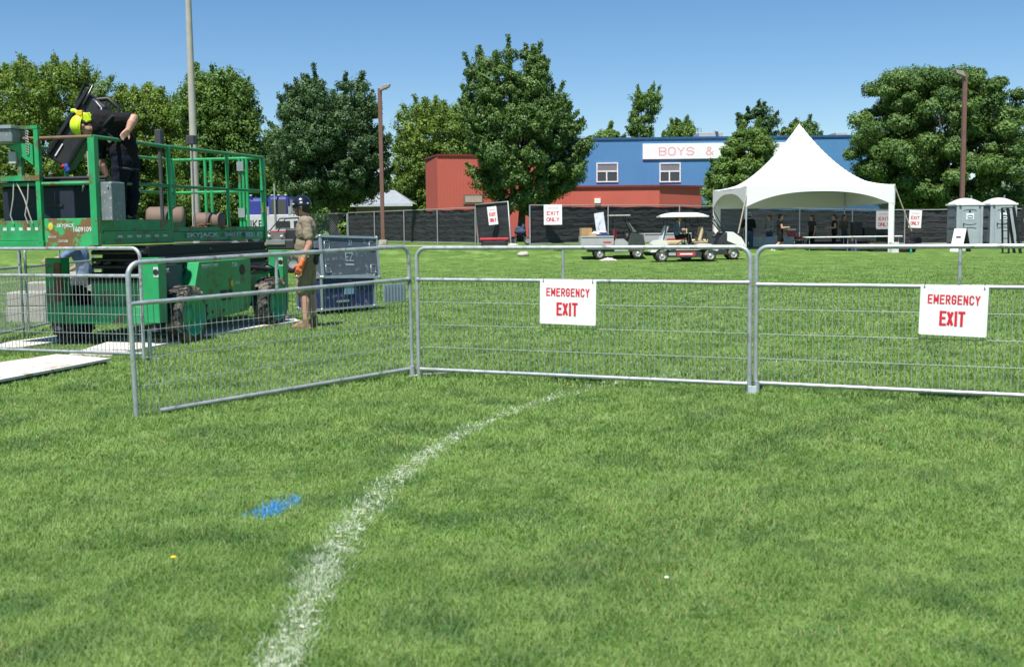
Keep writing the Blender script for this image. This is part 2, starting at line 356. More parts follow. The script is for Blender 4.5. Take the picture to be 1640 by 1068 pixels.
def grass(rings):
    bx, by, hh, ww = [], [], [], []
    for d0, d1, dens, h, wd in rings:
        area = (d1 ** 2 - d0 ** 2) / 2 * 1.12
        n = int(area * dens); d = np.sqrt(RNG.uniform(d0 ** 2, d1 ** 2, n)); xx = RNG.uniform(-0.56, 0.56, n) * d
        bx.append(xx); by.append(d); hh.append(np.full(n, h)); ww.append(np.full(n, wd))
    x = np.concatenate(bx); y = np.concatenate(by); h = np.concatenate(hh); wd = np.concatenate(ww)
    # keep the boards clear
    n = len(x)
    lump = hash_noise(x, y, 1.3) * 0.45 + hash_noise(x, y, 4.0, 3) * 0.35 + hash_noise(x, y, 11.0, 5) * 0.2
    h = h * (0.35 + 1.3 * lump) * RNG.uniform(0.65, 1.35, n)
    a = RNG.uniform(0, 2 * np.pi, n); lean = RNG.uniform(0.3, 1.7, n) * h
    la = a + RNG.normal(0, 0.5, n) + np.pi / 2
    dx, dy = np.cos(a) * wd / 2, np.sin(a) * wd / 2; lx, ly = np.cos(la) * lean, np.sin(la) * lean
    z = terr_np(x, y)
    v = np.empty((n, 5, 3))
    v[:, 0] = np.stack([x - dx, y - dy, z], -1); v[:, 1] = np.stack([x + dx, y + dy, z], -1)
    v[:, 2] = np.stack([x + dx * .75 + lx * .35, y + dy * .75 + ly * .35, z + h * .6], -1)
    v[:, 3] = np.stack([x - dx * .75 + lx * .35, y - dy * .75 + ly * .35, z + h * .6], -1)
    v[:, 4] = np.stack([x + lx, y + ly, z + h], -1)
    me = bpy.data.meshes.new("lawn_grass"); me.vertices.add(n * 5); me.vertices.foreach_set("co", v.ravel())
    me.loops.add(n * 7); me.polygons.add(n * 2)
    b = np.arange(n) * 5
    li = np.stack([b, b + 1, b + 2, b + 3, b + 3, b + 2, b + 4], -1).ravel()
    me.loops.foreach_set("vertex_index", li.astype(np.int32))
    ls = np.stack([np.arange(n) * 7, np.arange(n) * 7 + 4], -1).ravel()
    me.polygons.foreach_set("loop_start", ls.astype(np.int32))
    me.update(calc_edges=True)
    tint = np.repeat(np.clip(RNG.uniform(0, 1, n) ** 1.3 * .8 + .35 * (hash_noise(x, y, 2.2, 8) > .5) * hash_noise(x, y, 7, 1), 0, 1), 5); tint = np.where(np.repeat(RNG.uniform(0, 1, n) < .010 + .035 * (hash_noise(x, y, 1.7, 6) > .72), 5), 2.0, tint)
    dl = line_dist(x, y); wl = 0.095 + 0.02 * hash_noise(x, y, 6, 5)
    edge = np.clip((wl + .03 - dl) / 0.09, 0, 1); dfade = np.clip(0.95 - (y - 3.5) / 8.5, 0.12, 0.8)
    patch = hash_noise(x, y, 14, 9) * .5 + hash_noise(x, y, 45, 2) * .5
    pp = edge * dfade * np.clip((patch - 0.27) * 2.4, 0, 1)
    paint = np.where(RNG.uniform(0, 1, n) < pp * 1.1, 0.35 + 0.6 * RNG.uniform(0, 1, n), 0)
    blue = np.zeros(n)
    for cx, cy, rx, ry, _ in BLUE:
        q = np.hypot((x - cx) / rx, (y - cy) / ry) + (hash_noise(x, y, 30, 4) - .5) * 1.3
        k_ = 1.0 if cy < 8 else 0.55
        blue = np.maximum(blue, np.where(RNG.uniform(0, 1, n) < np.clip(1.7 - q, 0, 1) * 0.8 * k_, 0.9, 0))
    for nm, arr in (("tint", tint), ("paint", np.repeat(paint, 5)), ("blue", np.repeat(blue, 5))):
        at = me.attributes.new(nm, 'FLOAT', 'POINT'); at.data.foreach_set("value", arr.astype(np.float32))
    me.materials.append(m_blade)
    o = bpy.data.objects.new("lawn_grass", me); COL.objects.link(o)
    tag(o, "short mown green grass covering the whole field", "grass", kind='stuff')
grass([(2.6, 5, 15000, .022, .0034), (5, 7, 9000, .024, .0046), (7, 10, 4600, .03, .0068), (10, 14, 1900, .036, .011), (14, 20, 1000, .035, .014), (20, 25, 460, .03, .018), (25, 30, 260, .026, .019), (30, 36, 120, .022, .02), (36, 44, 40, .02, .022)])

# paint that reached the soil between the blades: a thin ragged sheet just above the ground
def paint_mat():
    m = bpy.data.materials.new("line_paint"); m.use_nodes = True; n = m.node_tree; P = n.nodes["Principled BSDF"]
    P.inputs["Base Color"].default_value = (0.45, 0.50, 0.38, 1); P.inputs["Roughness"].default_value = 0.9
    g = n.nodes.new("ShaderNodeNewGeometry"); a = n.nodes.new("ShaderNodeTexNoise"); a.inputs["Scale"].default_value = 22; a.inputs["Detail"].default_value = 6
    n.links.new(g.outputs["Position"], a.inputs[0]); r = n.nodes.new("ShaderNodeMapRange"); r.inputs[1].default_value = .5; r.inputs[2].default_value = .56
    n.links.new(a.outputs[0], r.inputs[0]); n.links.new(r.outputs[0], P.inputs["Alpha"]); return m
mb = MB(); vs = []
for i, p in enumerate(LD):
    d = (LD[min(i + 1, len(LD) - 1)] - LD[max(i - 1, 0)]).normalized(); nn = Vector((-d.y, d.x)) * (0.06 + 0.012 * math.sin(i * 1.7))
    vs += [(p.x + nn.x, p.y + nn.y, 0.004), (p.x - nn.x, p.y - nn.y, 0.004)]
mb.add(vs, [(2 * i, 2 * i + 1, 2 * i + 3, 2 * i + 2) for i in range(len(LD) - 1)])
mb.build("painted_line", paint_mat(), kind='structure')

# little flowers in the lawn
yel = mat("yellow_petals", (0.75, 0.5, 0.02), .6); whp = mat("white_petals", (0.75, 0.75, 0.7), .6)
def flower(px, py, m, lab, cat, r, dz=.05):
    g = G(px, py); t = thing("dandelion" if m is yel else "clover_flower", lab, cat, g, 0)
    b = MB(); b.cyl((0, 0, 0), (0.004, 0, dz), .0015, n=5); b.build("stem", MC.get("stem") or mat("stem", (0.08, .2, .03)), t)
    b = MB()
    for k in range(9):
        a = k * .7; b.ell((0.004 + math.cos(a) * r * .55, math.sin(a) * r * .55, dz), (r * .6, r * .3, r * .28), Matrix.Rotation(a, 3, 'Z'), 8, 6)
    b.ell((0.004, 0, dz + r * .1), (r * .5,) * 3, n=8, m=6); b.build("petals", m, t)
flower(277, 910, yel, "small yellow dandelion in the lawn left of the white line", "flower", .012)
flower(1066, 944, whp, "tiny white clover flower in the lawn right of the white line", "flower", .009)

# concrete footpath in front of the far fence, asphalt lot behind
mb = MB(); pts = [(-34, 62.0), (-20, 62.0), (-10.6, 60.5), (-5, 55.8), (0.5, 51.8), (5, 50.8), (9, 52.5), (22, 56.8)]
PD = densify([Vector(p) for p in pts], 12); vs = []
for i, p in enumerate(PD):
    d = (PD[min(i + 1, len(PD) - 1)] - PD[max(i - 1, 0)]).normalized(); nn = Vector((-d.y, d.x))
    for k in range(4):
        q = p + nn * (-0.75 + 0.55 * k); vs.append((q.x, q.y, terr(q.x, q.y) + .012))
mb.add(vs, [(4 * i + k, 4 * i + 4 + k, 4 * i + 5 + k, 4 * i + 1 + k) for i in range(len(PD) - 1) for k in range(3)])
mb.build("footpath", mat("path_concrete", (0.36, 0.335, 0.29), .9, 0, .1, 2, bump=.3), kind='structure')
asph = mat("asphalt", (0.06, 0.06, 0.06), .9, 0, .15, 4, bump=.3)
mb = MB(); mb.add([(-60, 79, .456), (5, 79, .456), (5, 86, .456), (-60, 86, .456)], [(0, 1, 2, 3)]); mb.build("parking_lot", asph, kind='structure')

# ------------------------------------------------------------------ trees
def leaf_mat(name, c0, c1, tr=0.3):
    m = bpy.data.materials.new(name); m.use_nodes = True; n = m.node_tree; P = n.nodes["Principled BSDF"]; out = n.nodes["Material Output"]
    at = n.nodes.new("ShaderNodeAttribute"); at.attribute_name = "tint"
    mx = n.nodes.new("ShaderNodeMix"); mx.data_type = 'RGBA'; mx.inputs[6].default_value = c0 + (1,); mx.inputs[7].default_value = c1 + (1,)
    n.links.new(at.outputs["Fac"], mx.inputs[0]); n.links.new(mx.outputs[2], P.inputs["Base Color"])
    P.inputs["Roughness"].default_value = 0.5; P.inputs["Specular IOR Level"].default_value = 0.35
    t = n.nodes.new("ShaderNodeBsdfTranslucent"); m2 = n.nodes.new("ShaderNodeMix"); m2.data_type = 'RGBA'; m2.inputs[0].default_value = .4
    n.links.new(mx.outputs[2], m2.inputs[6]); m2.inputs[7].default_value = (c1[0] * 1.6, c1[1] * 1.5, c1[2] * .8, 1); n.links.new(m2.outputs[2], t.inputs[0])
    ms = n.nodes.new("ShaderNodeMixShader"); ms.inputs[0].default_value = tr
    n.links.new(P.outputs[0], ms.inputs[1]); n.links.new(t.outputs[0], ms.inputs[2]); n.links.new(ms.outputs[0], out.inputs[0]); return m
L_light = leaf_mat("leaves_light", (0.07, 0.15, 0.025), (0.215, 0.31, 0.05), .28)
L_mid = leaf_mat("leaves_mid", (0.065, 0.145, 0.03), (0.18, 0.29, 0.055))
L_dark = leaf_mat("leaves_dark", (0.032, 0.08, 0.03), (0.10, 0.18, 0.065), .2)
L_maple = leaf_mat("leaves_maple", (0.05, 0.115, 0.03), (0.15, 0.25, 0.06), .24)

def tree(name, label, base, outline, seed, lm, nclump, nleaf, leaf=.17, clump=.9, depth=1.0, trunk_r=.22, group=None, trunk_top=None, spiky=0.0, cat="tree", core=.55):
    """outline: list of (z, left, right) half-widths of the crown at heights above the base"""
    rng = np.random.default_rng(seed); t = thing(name, label, cat, base, 0, group)
    oz = np.array([o[0] for o in outline]); ol = np.array([o[1] for o in outline]); orr = np.array([o[2] for o in outline])
    zc = []; C = []
    H = oz[-1]; z0 = oz[0]
    wmid = (ol + orr) / 2
    zs = rng.choice(np.linspace(z0, H, 200), 4000, p=(lambda q: q / q.sum())(np.interp(np.linspace(z0, H, 200), oz, wmid) ** 1.3 + .05))
    for z in zs:
        l = np.interp(z, oz, ol); r_ = np.interp(z, oz, orr); cx = (r_ - l) / 2; hw = (r_ + l) / 2
        a = rng.uniform(0, 2 * np.pi); q = core + (1 - core) * rng.uniform(0, 1) ** .6
        rr = max(0.05, 1 - 0.5 * clump / max(hw, .6))
        p = np.array([cx + math.cos(a) * hw * q * rr, math.sin(a) * hw * depth * q * rr, z - .25 * clump])
        if all(np.sum((p - c) ** 2) > (clump * .66) ** 2 for c in C): C.append(p)
        if len(C) >= nclump: break
    C = np.array(C); n = len(C)
    # limbs
    tb = MB(); th = trunk_top or (z0 + (H - z0) * .45); pts = [Vector((0, 0, -.15))]; cxm = float(np.interp(H * .6, oz, (orr - ol) / 2))
    for k in range(1, 7):
        f = k / 6; pts.append(Vector((cxm * f * f * .8 + rng.normal(0, .05), rng.normal(0, .05), th * f)))
    tb.tube(pts, [trunk_r * 1.35] + [trunk_r * (1 - .11 * k) for k in range(1, 7)], 10)
    for k in range(min(n, 46)):
        c = C[(k * 7) % n]; f = min(.97, max(.35, .35 + .6 * (c[2] - z0) / (H - z0 + .01) + rng.uniform(-.12, .12)))
        idx = min(5, int(f * 6)); s0 = pts[idx].lerp(pts[min(6, idx + 1)], f * 6 - idx) if idx < 6 else pts[6]
        e = Vector(c); midp = s0.lerp(e, .5) + Vector((0, 0, .12 * (e - s0).length * rng.uniform(-.3, 1)))
        r0 = trunk_r * .32 * (1.1 - f * .5)
        tb.tube([s0, s0.lerp(midp, .5), midp, midp.lerp(e, .55), e], [r0, r0 * .8, r0 * .6, r0 * .4, r0 * .15], 6)
    tb.build("trunk", bark, t)
    # leaves
    per = nleaf // n; cs = clump * rng.uniform(.5, 1.15, n)
    ci = np.repeat(np.arange(n), per); N = len(ci)
    u = rng.normal(0, 1, (N, 3)); u /= np.linalg.norm(u, axis=1)[:, None]
    rad = cs[ci] * .92 * (.35 + .65 * rng.uniform(0, 1, N) ** .4)
    wob = 1 + .35 * np.sin(u[:, 0] * 5 + ci * 1.3) * np.sin(u[:, 1] * 4 + ci) 
    pos = C[ci] + u * (rad * wob)[:, None] * np.array([1, 1, .62])
    if spiky:
        k = rng.uniform(0, 1, N) < .35; out = C[ci] - np.array([0, 0, z0 + (H - z0) * .35]); out /= np.linalg.norm(out, axis=1)[:, None] + 1e-6
        out[:, 2] = np.abs(out[:, 2]) + .4
        L_ = rng.uniform(0, 1, N) * spiky * clump * (1 + ((ci * 37) % 7) / 5); d2 = rng.normal(0, .09, (N, 3)) * clump
        pos[k] = (C[ci] + out * L_[:, None] + d2)[k]
    nr = u * 1.15 + rng.normal(0, .42, (N, 3)) + np.array([0, 0, .35]); nr /= np.linalg.norm(nr, axis=1)[:, None]
    tx = np.cross(nr, rng.normal(0, 1, (N, 3))); tx /= np.linalg.norm(tx, axis=1)[:, None] + 1e-9; ty = np.cross(nr, tx)
    s = leaf * rng.uniform(.55, 1.25, N)[:, None] * .5
    v = np.empty((N, 4, 3)); fold = nr * s * .35
    v[:, 0] = pos - tx * s; v[:, 1] = pos - ty * s * .75 + fold; v[:, 2] = pos + tx * s * 1.1; v[:, 3] = pos + ty * s * .75 + fold
    me = bpy.data.meshes.new("crown"); me.vertices.add(N * 4); me.vertices.foreach_set("co", v.ravel())
    me.loops.add(N * 4); me.polygons.add(N); me.loops.foreach_set("vertex_index", np.arange(N * 4, dtype=np.int32))
    me.polygons.foreach_set("loop_start", np.arange(N, dtype=np.int32) * 4); me.update(calc_edges=True)
    tint = np.clip(rng.uniform(0, 1, N) * .6 + rng.uniform(0, 1, n)[ci] * .5 - .05, 0, 1)
    at = me.attributes.new("tint", 'FLOAT', 'POINT'); at.data.foreach_set("value", np.repeat(tint, 4).astype(np.float32))
    me.materials.append(lm); o = bpy.data.objects.new("crown", me); COL.objects.link(o); o.parent = t
    return t
def px_tree(cx, Y, rows, **k):
    """rows: (py, px_left, px_right) silhouette in the photo -> metres at that distance"""
    bx = X(cx, Y); bz = terr(bx, Y); s = F / Y * 1.005; out = []
    for py, l, r_ in sorted(rows, reverse=True):
        z = D(cx, py, Y).z - bz; out.append((z, max(.02, (cx - l) / s), max(.02, (r_ - cx) / s)))
    return dict(base=(bx, Y, bz), outline=out, **k)
tree("maple_tree", "tall full maple with feathery top in front of the red and blue building", **px_tree(835, 66,
    [(80, 800, 872), (92, 768, 885), (115, 745, 890), (150, 733, 905), (190, 735, 925), (215, 745, 945), (250, 742, 950), (285, 760, 935), (320, 780, 900), (335, 790, 880)],
    seed=3, lm=L_maple, nclump=230, nleaf=230000, leaf=.125, clump=.72, spiky=.55, trunk_r=.24, core=.5))
tree("oak_tree", "dark round tree behind the brown lamp post with grey roofed hut", **px_tree(535, 78,
    [(130, 490, 600), (150, 460, 612), (185, 440, 622), (225, 430, 636), (265, 426, 634), (295, 440, 625), (325, 475, 585)],
    seed=11, lm=L_dark, nclump=220, nleaf=210000, leaf=.14, clump=.9, spiky=.45, core=.3, trunk_r=.28))
tree("maple_tree", "very wide dark green tree behind the portable toilets", **px_tree(1505, 76,
    [(106, 1425, 1590), (128, 1385, 1620), (165, 1365, 1645), (200, 1362, 1650), (240, 1352, 1665), (280, 1360, 1665), (310, 1395, 1650), (325, 1440, 1600)],
    seed=21, lm=L_maple, nclump=300, nleaf=260000, leaf=.16, clump=1.0, core=.2, trunk_r=.34, trunk_top=4.5))
tree("young_tree", "bushy green tree left of the white tent", **px_tree(1182, 62,
    [(203, 1178, 1215), (225, 1162, 1236), (250, 1150, 1242), (275, 1132, 1240), (300, 1124, 1235), (335, 1130, 1215)],
    seed=31, lm=L_mid, nclump=90, nleaf=90000, leaf=.12, clump=.6, trunk_r=.12, spiky=.4))
bgr = "trees in the row behind the lift"
specs = [
 ("light green maple at the far left behind the lift", 60, 92, [(100, 10, 140), (120, -30, 190), (155, -50, 215), (210, -60, 205), (260, -60, 205), (335, -60, 200)], L_light, 300, 150000),
 ("maple behind the bent worker, lower than its neighbours", 235, 96, [(142, 185, 275), (165, 160, 300), (205, 145, 320), (260, 150, 315), (335, 150, 315)], L_light, 190, 95000),
 ("tall green maple behind the concrete pole", 358, 88, [(116, 312, 402), (135, 292, 418), (175, 280, 430), (220, 285, 428), (270, 285, 430), (340, 285, 430)], L_mid, 210, 110000),
 ("yellow green tree between the dark oak and the red wall", 700, 105, [(165, 655, 745), (185, 630, 765), (230, 625, 770), (280, 620, 770), (340, 615, 760)], L_light, 190, 100000),
]
for i, (lab, cx, Y, rows, lm, nc, nl) in enumerate(specs):
    tree("broadleaf_tree", lab, **px_tree(cx, Y, rows, seed=40 + i, lm=lm, nclump=nc, nleaf=nl, leaf=.19, clump=1.25, trunk_r=.3, group=bgr, spiky=.3, core=.15))
tree("broadleaf_tree", "dark low trees filling the gap behind the concrete pole", **px_tree(285, 112, [(200, 240, 320), (230, 200, 380), (340, 190, 420)], seed=50, lm=L_mid, nclump=70, nleaf=40000, leaf=.26, clump=1.3, group=bgr))
tree("broadleaf_tree", "low shaded tree in the row beyond the dark oak", **px_tree(455, 108, [(215, 430, 480), (250, 410, 500), (340, 405, 505)], seed=51, lm=L_mid, nclump=60, nleaf=36000, leaf=.25, clump=1.2, group=bgr))
far = "trees showing over the blue roof"
tree("slender_tree", "slender airy tree rising above the blue roof", **px_tree(1028, 120, [(152, 1012, 1058), (170, 1004, 1060), (195, 1006, 1048), (240, 1000, 1050)], seed=60, lm=L_mid, nclump=40, nleaf=15000, leaf=.2, clump=.9, spiky=.5, core=.6, group=far, trunk_r=.18))
for i, (lab, cx, rows, lm) in enumerate([
    ("small dark tree over the left end of the blue roof", 972, [(206, 962, 985), (230, 950, 1000)], L_mid),
    ("round dark tree right of the slender tree over the roof", 1090, [(196, 1075, 1105), (212, 1055, 1122), (240, 1045, 1122)], L_mid),
    ("dark rounded tree above the bushy tree by the tent", 1208, [(167, 1195, 1225), (185, 1180, 1243), (215, 1172, 1246), (250, 1172, 1246)], L_dark),
    ("brownish tree right behind the tent peak", 1285, [(196, 1270, 1300), (212, 1245, 1312), (240, 1240, 1315)], L_maple)]):
    tree("distant_tree", lab, **px_tree(cx, 125, rows, seed=70 + i, lm=lm, nclump=34, nleaf=24000, leaf=.22, clump=1.1, group=far, spiky=.4))
# far hedge line so no bare horizon shows between trunks
tree("hedge", "long low green hedge behind the left trees", **px_tree(240, 120, [(285, -120, 640), (300, -140, 680), (345, -150, 700), (366, -150, 700)], seed=80, lm=L_mid, nclump=420, nleaf=120000, leaf=.35, clump=1.6, depth=.06, cat="hedge", core=.0))
tree("hedge", "low green hedge behind the far fence at the right", **px_tree(1500, 100, [(298, 1330, 1760), (335, 1320, 1770), (358, 1320, 1770)], seed=81, lm=L_dark, nclump=220, nleaf=60000, leaf=.3, clump=1.2, depth=.06, cat="hedge", core=.0))
# ------------------------------------------------------------------ community building
def wall_mat(name, c, scale=1.0):
    m = mat(name, c, .75, 0, .05, .6, bump=.15, bscale=8); n = m.node_tree; P = n.nodes["Principled BSDF"]
    tc = n.nodes.new("ShaderNodeTexCoord"); wv = n.nodes.new("ShaderNodeTexWave"); wv.bands_direction = 'X'; wv.inputs["Scale"].default_value = 3.2
    n.links.new(tc.outputs["Object"], wv.inputs[0]); b = n.nodes.new("ShaderNodeBump"); b.inputs["Strength"].default_value = .35; b.inputs["Distance"].default_value = .03
    n.links.new(wv.outputs[0], b.inputs["Height"]); n.links.new(b.outputs[0], P.inputs["Normal"]); return m
red_w = wall_mat("red_cladding", (0.52, 0.11, 0.08)); blue_w = wall_mat("blue_cladding", (0.075, 0.225, 0.45))
trim_d = mat("dark_trim", (0.20, 0.03, 0.03), .5); trim_b = mat("blue_trim", (0.03, 0.09, 0.22), .5)
Z0 = .45
bx0, bx1 = X(845, 90), X(1440, 90)
b_ = thing("community_building", "long blue upper and red lower building behind the centre maple and white tent", "building", (bx0, 90, Z0))
def at_b(px, py, Y=90): p = D(px, py, Y); return p.x - bx0, p.z - Z0
Wb = bx1 - bx0; top = at_b(1000, 224)[1]
MB().box(0, Wb, 0, 18, 0, top).build("upper_wall", blue_w, b_)
MB().box(-.08, Wb + .08, -.08, 18.08, top, top + .16).build("roof_trim", trim_b, b_)
rx1 = at_b(1056, 300, 85.5)[0]; rz = at_b(1000, 300, 85.5)[1]
MB().zprism([(-6, -.01), (-6, -4.5), (rx1, -4.5), (rx1 + 3.6, -1.6), (rx1 + 3.6, -.01)], 0, rz).build("lower_wall", red_w, b_)
MB().zprism([(-6, -.01), (-6, -4.62), (rx1 + .05, -4.62), (rx1 + 3.7, -1.72), (rx1 + 3.7, -.01)], rz, rz + .14).build("ledge_trim", trim_d, b_)
fr_w = mat("white_window_frame", (.75, .75, .75), .4); blind = mat("grey_blind", (.18, .19, .21), .6)
for l, r_ in ((955, 990), (1056, 1090)):
    x0, zt = at_b(l, 261); x1, zb = at_b(r_, 292)
    wf = MB()
    fwid = .09
    wf.box(x0, x0 + fwid, -.07, .02, zb, zt).box(x1 - fwid, x1, -.07, .02, zb, zt).box(x0 + fwid, x1 - fwid, -.07, .02, zb, zb + fwid).box(x0 + fwid, x1 - fwid, -.07, .02, zt - fwid, zt)
    zm = zb + (zt - zb) * .56; wf.box(x0 + fwid, x1 - fwid, -.068, .02, zm - .05, zm + .05); xm = x0 + (x1 - x0) * .47; wf.box(xm - .05, xm + .05, -.066, .02, zb + fwid, zm - .05)
    wo = wf.build("window", fr_w, b_)
    MB().box(x0 + .05, x1 - .05, -.03, -.01, zb + .05, zm).build("pane", glass, wo)
    MB().box(x0 + .05, x1 - .05, -.034, -.01, zm + .004, zt - .05).build("blind", blind, wo)
x0, z1 = at_b(952, 318, 85.4); x1, z0_ = at_b(962, 326, 85.4)
MB().box(x0, x1, -4.62, -4.5, z0_, z1).build("wall_light", white_p, b_, .02)
for l, r_ in ((1062, 1080), (1086, 1104)):
    x0 = at_b(l, 330, 88)[0]; x1 = at_b(r_, 330, 88)[0]
    MB().box(x0, x1, -1.66, -1.6, .9, 2.0).build("lower_window", glass, b_)
for l, r_, t_, bt in ((1115, 1158, 212, 224), (1120, 1140, 216, 224)):
    pass
x0, z1 = at_b(1118, 213, 96); x1, _ = at_b(1156, 213, 96)
MB().box(x0, x1, 5.5, 8.5, top - .1, z1).box(x0 + 1.3, x1 - .4, 5.2, 8.2, z1, z1 + .12).build("rooftop_unit", mat("hvac_grey", (.42, .42, .42), .6), b_, .03)
x0, z1 = at_b(1336, 213, 96); x1, _ = at_b(1354, 213, 96)
MB().box(x0, x1, 5.5, 8.5, top - .1, z1).build("chimney_block", mat("hvac_grey", (.42, .42, .42), .6), b_, .03)
# long roof sign (lies on the wall)
x0, z1 = at_b(1029, 231); x1, z0_ = at_b(1029 + 245, 253)
sg = thing("building_sign", "long white sign with pale red letters BOYS & on the blue wall", "sign", (bx0 + (x0 + x1) / 2, 90 - .02, Z0 + z0_))
w2 = (x1 - x0) / 2; hz = z1 - z0_
MB().box(-w2, w2, -.1, 0, 0, hz).build("panel", sign_w, sg, .03)
lw = at_b(1111, 240)[0] - at_b(1055, 240)[0]; lc = (at_b(1111, 240)[0] + at_b(1055, 240)[0]) / 2 - (x0 + x1) / 2
letters("BOYS", lw, .64, .085, pink_ink, sg, (lc, -.102, hz / 2), gap=.45)
lc = at_b(1136, 240)[0] - (x0 + x1) / 2
letters("&", .6, .64, .085, pink_ink, sg, (lc, -.102, hz / 2))
lc = at_b(1163, 240)[0] - (x0 + x1) / 2
letters("G", .5, .64, .085, pink_ink, sg, (lc, -.102, hz / 2))

# red block left of the maple
p = D(700, 250, 79); rb = thing("red_building", "plain red walled block with beige window left of the centre maple", "building", (p.x, 79, Z0))
h = p.z - Z0; lx = X(683, 83.5) - p.x
MB().zprism([(0, 0), (7.6, 2.56), (6.3, 10), (lx, 4.5)], 0, h).build("wall", red_w, rb)
MB().zprism([(0, -.08), (7.7, 2.51), (6.3, 10), (lx - .08, 4.5)], h, h + .12).build("roof_trim", trim_d, rb)
Mw = Matrix.Rotation(math.atan2(3.2, 9.5), 4, 'Z')
s_ = 1850 / 79
wx0, wx1 = (742 - 700) / s_, (775 - 700) / s_; wz0 = D(742, 327, 79).z - Z0; wz1 = D(742, 311, 79).z - Z0
wf = MB().box(wx0, wx1, -.06, .05, wz0, wz1, Mw).build("window", mat("brown_frame", (.2, .13, .1), .6), rb)
MB().box(wx0 + .12, wx1 - .1, -.09, .05, wz0 + .12, wz1 - .12, Mw).build("pane", mat("beige_panel", (.42, .34, .28), .7), wf)
MB().ell(((686 - 700) / s_ + .1, 3.6, .9), (.09,) * 3).build("wall_lamp", white_p, rb)

# hut with hipped grey roof
Y = 98; x0, x1 = X(563, Y), X(662, Y); cx = (x0 + x1) / 2; W = (x1 - x0) / 2
hu = thing("hut", "small brown hut with pale grey hipped roof behind the black screened fence", "hut", (cx, Y, Z0))
ez = D(612, 327, Y).z - Z0; pz = D(612, 303, Y).z - Z0
MB().box(-W + .4, W - .4, 0, 6, 0, ez).build("wall", mat("brown_wall", (.21, .14, .12), .85, bump=.3), hu)
MB().box(-W + .32, W - .32, -.06, 6.06, 0, ez * .5).build("lower_wall", mat("pink_block_wall", (.36, .28, .25), .9, bump=.3), hu)
rf = MB(); e = ez
rf.add([(-W, -.5, e), (W, -.5, e), (W, 6.5, e), (-W, 6.5, e), (-W * .35, 3, pz), (W * .3, 3, pz)], [(0, 1, 5, 4), (1, 2, 5), (2, 3, 4, 5), (3, 0, 4), (3, 2, 1, 0)])
rf.build("roof", mat("pale_shingles", (.27, .30, .33), .8, 0, .1, 3, bump=.5, bscale=20), hu)
MB().box(-W, W, -.55, -.5, e - .2, e + .02).build("fascia", mat("pale_blue_fascia", (.45, .52, .6), .5), hu)

# two houses at the right
brick = mat("tan_brick", (.36, .24, .18), .85, 0, .15, 6, bump=.3); shingle = mat("brown_shingles", (.24, .16, .12), .9, 0, .15, 4, bump=.4)
for lab, l, r_, ey, py, Y in (("brown roofed house with white garage seen right of the tent", 1445, 1502, 326, 312, 100), ("brown roofed house behind the portable toilets", 1508, 1612, 334, 311, 96), ("brown house at the right edge behind the maple", 1626, 1700, 322, 300, 104)):
    x0, x1 = X(l, Y), X(r_, Y); W = (x1 - x0) / 2; ho = thing("house", lab, "house", ((x0 + x1) / 2, Y, Z0), 0)
    ez = D(l, ey, Y).z - Z0; pz = D((l + r_) / 2, py, Y).z - Z0
    MB().box(-W + .3, W - .3, 0, 8, 0, ez).build("wall", brick, ho)
    rf = MB(); rf.add([(-W, -.4, ez), (W, -.4, ez), (W, 8.4, ez), (-W, 8.4, ez), (-W * .5, 4, pz), (W * .5, 4, pz)], [(0, 1, 5, 4), (1, 2, 5), (2, 3, 4, 5), (3, 0, 4), (3, 2, 1, 0)])
    rf.build("roof", shingle, ho)
    MB().box(-W * .1, W * .5, -.06, 0, 0, ez * .92).build("garage_door", white_p, ho)

# ------------------------------------------------------------------ far screened fence
def screen_mat():
    m = mat("black_screen", (0.022, 0.023, 0.027), .75, 0, .25, 1.5); n = m.node_tree; P = n.nodes["Principled BSDF"]
    tc = n.nodes.new("ShaderNodeTexCoord"); nz = n.nodes.new("ShaderNodeTexNoise"); nz.inputs["Scale"].default_value = 1.1; nz.inputs["Detail"].default_value = 3
    mp = n.nodes.new("ShaderNodeMapping"); mp.inputs["Scale"].default_value = (.5, 1, 2.6); mp.inputs["Rotation"].default_value = (0, .35, 0)
    n.links.new(tc.outputs["Object"], mp.inputs[0]); n.links.new(mp.outputs[0], nz.inputs[0])
    b = n.nodes.new("ShaderNodeBump"); b.inputs["Strength"].default_value = 1; b.inputs["Distance"].default_value = .09
    n.links.new(nz.outputs[0], b.inputs["Height"]); n.links.new(b.outputs[0], P.inputs["Normal"]); return m
scr = screen_mat()
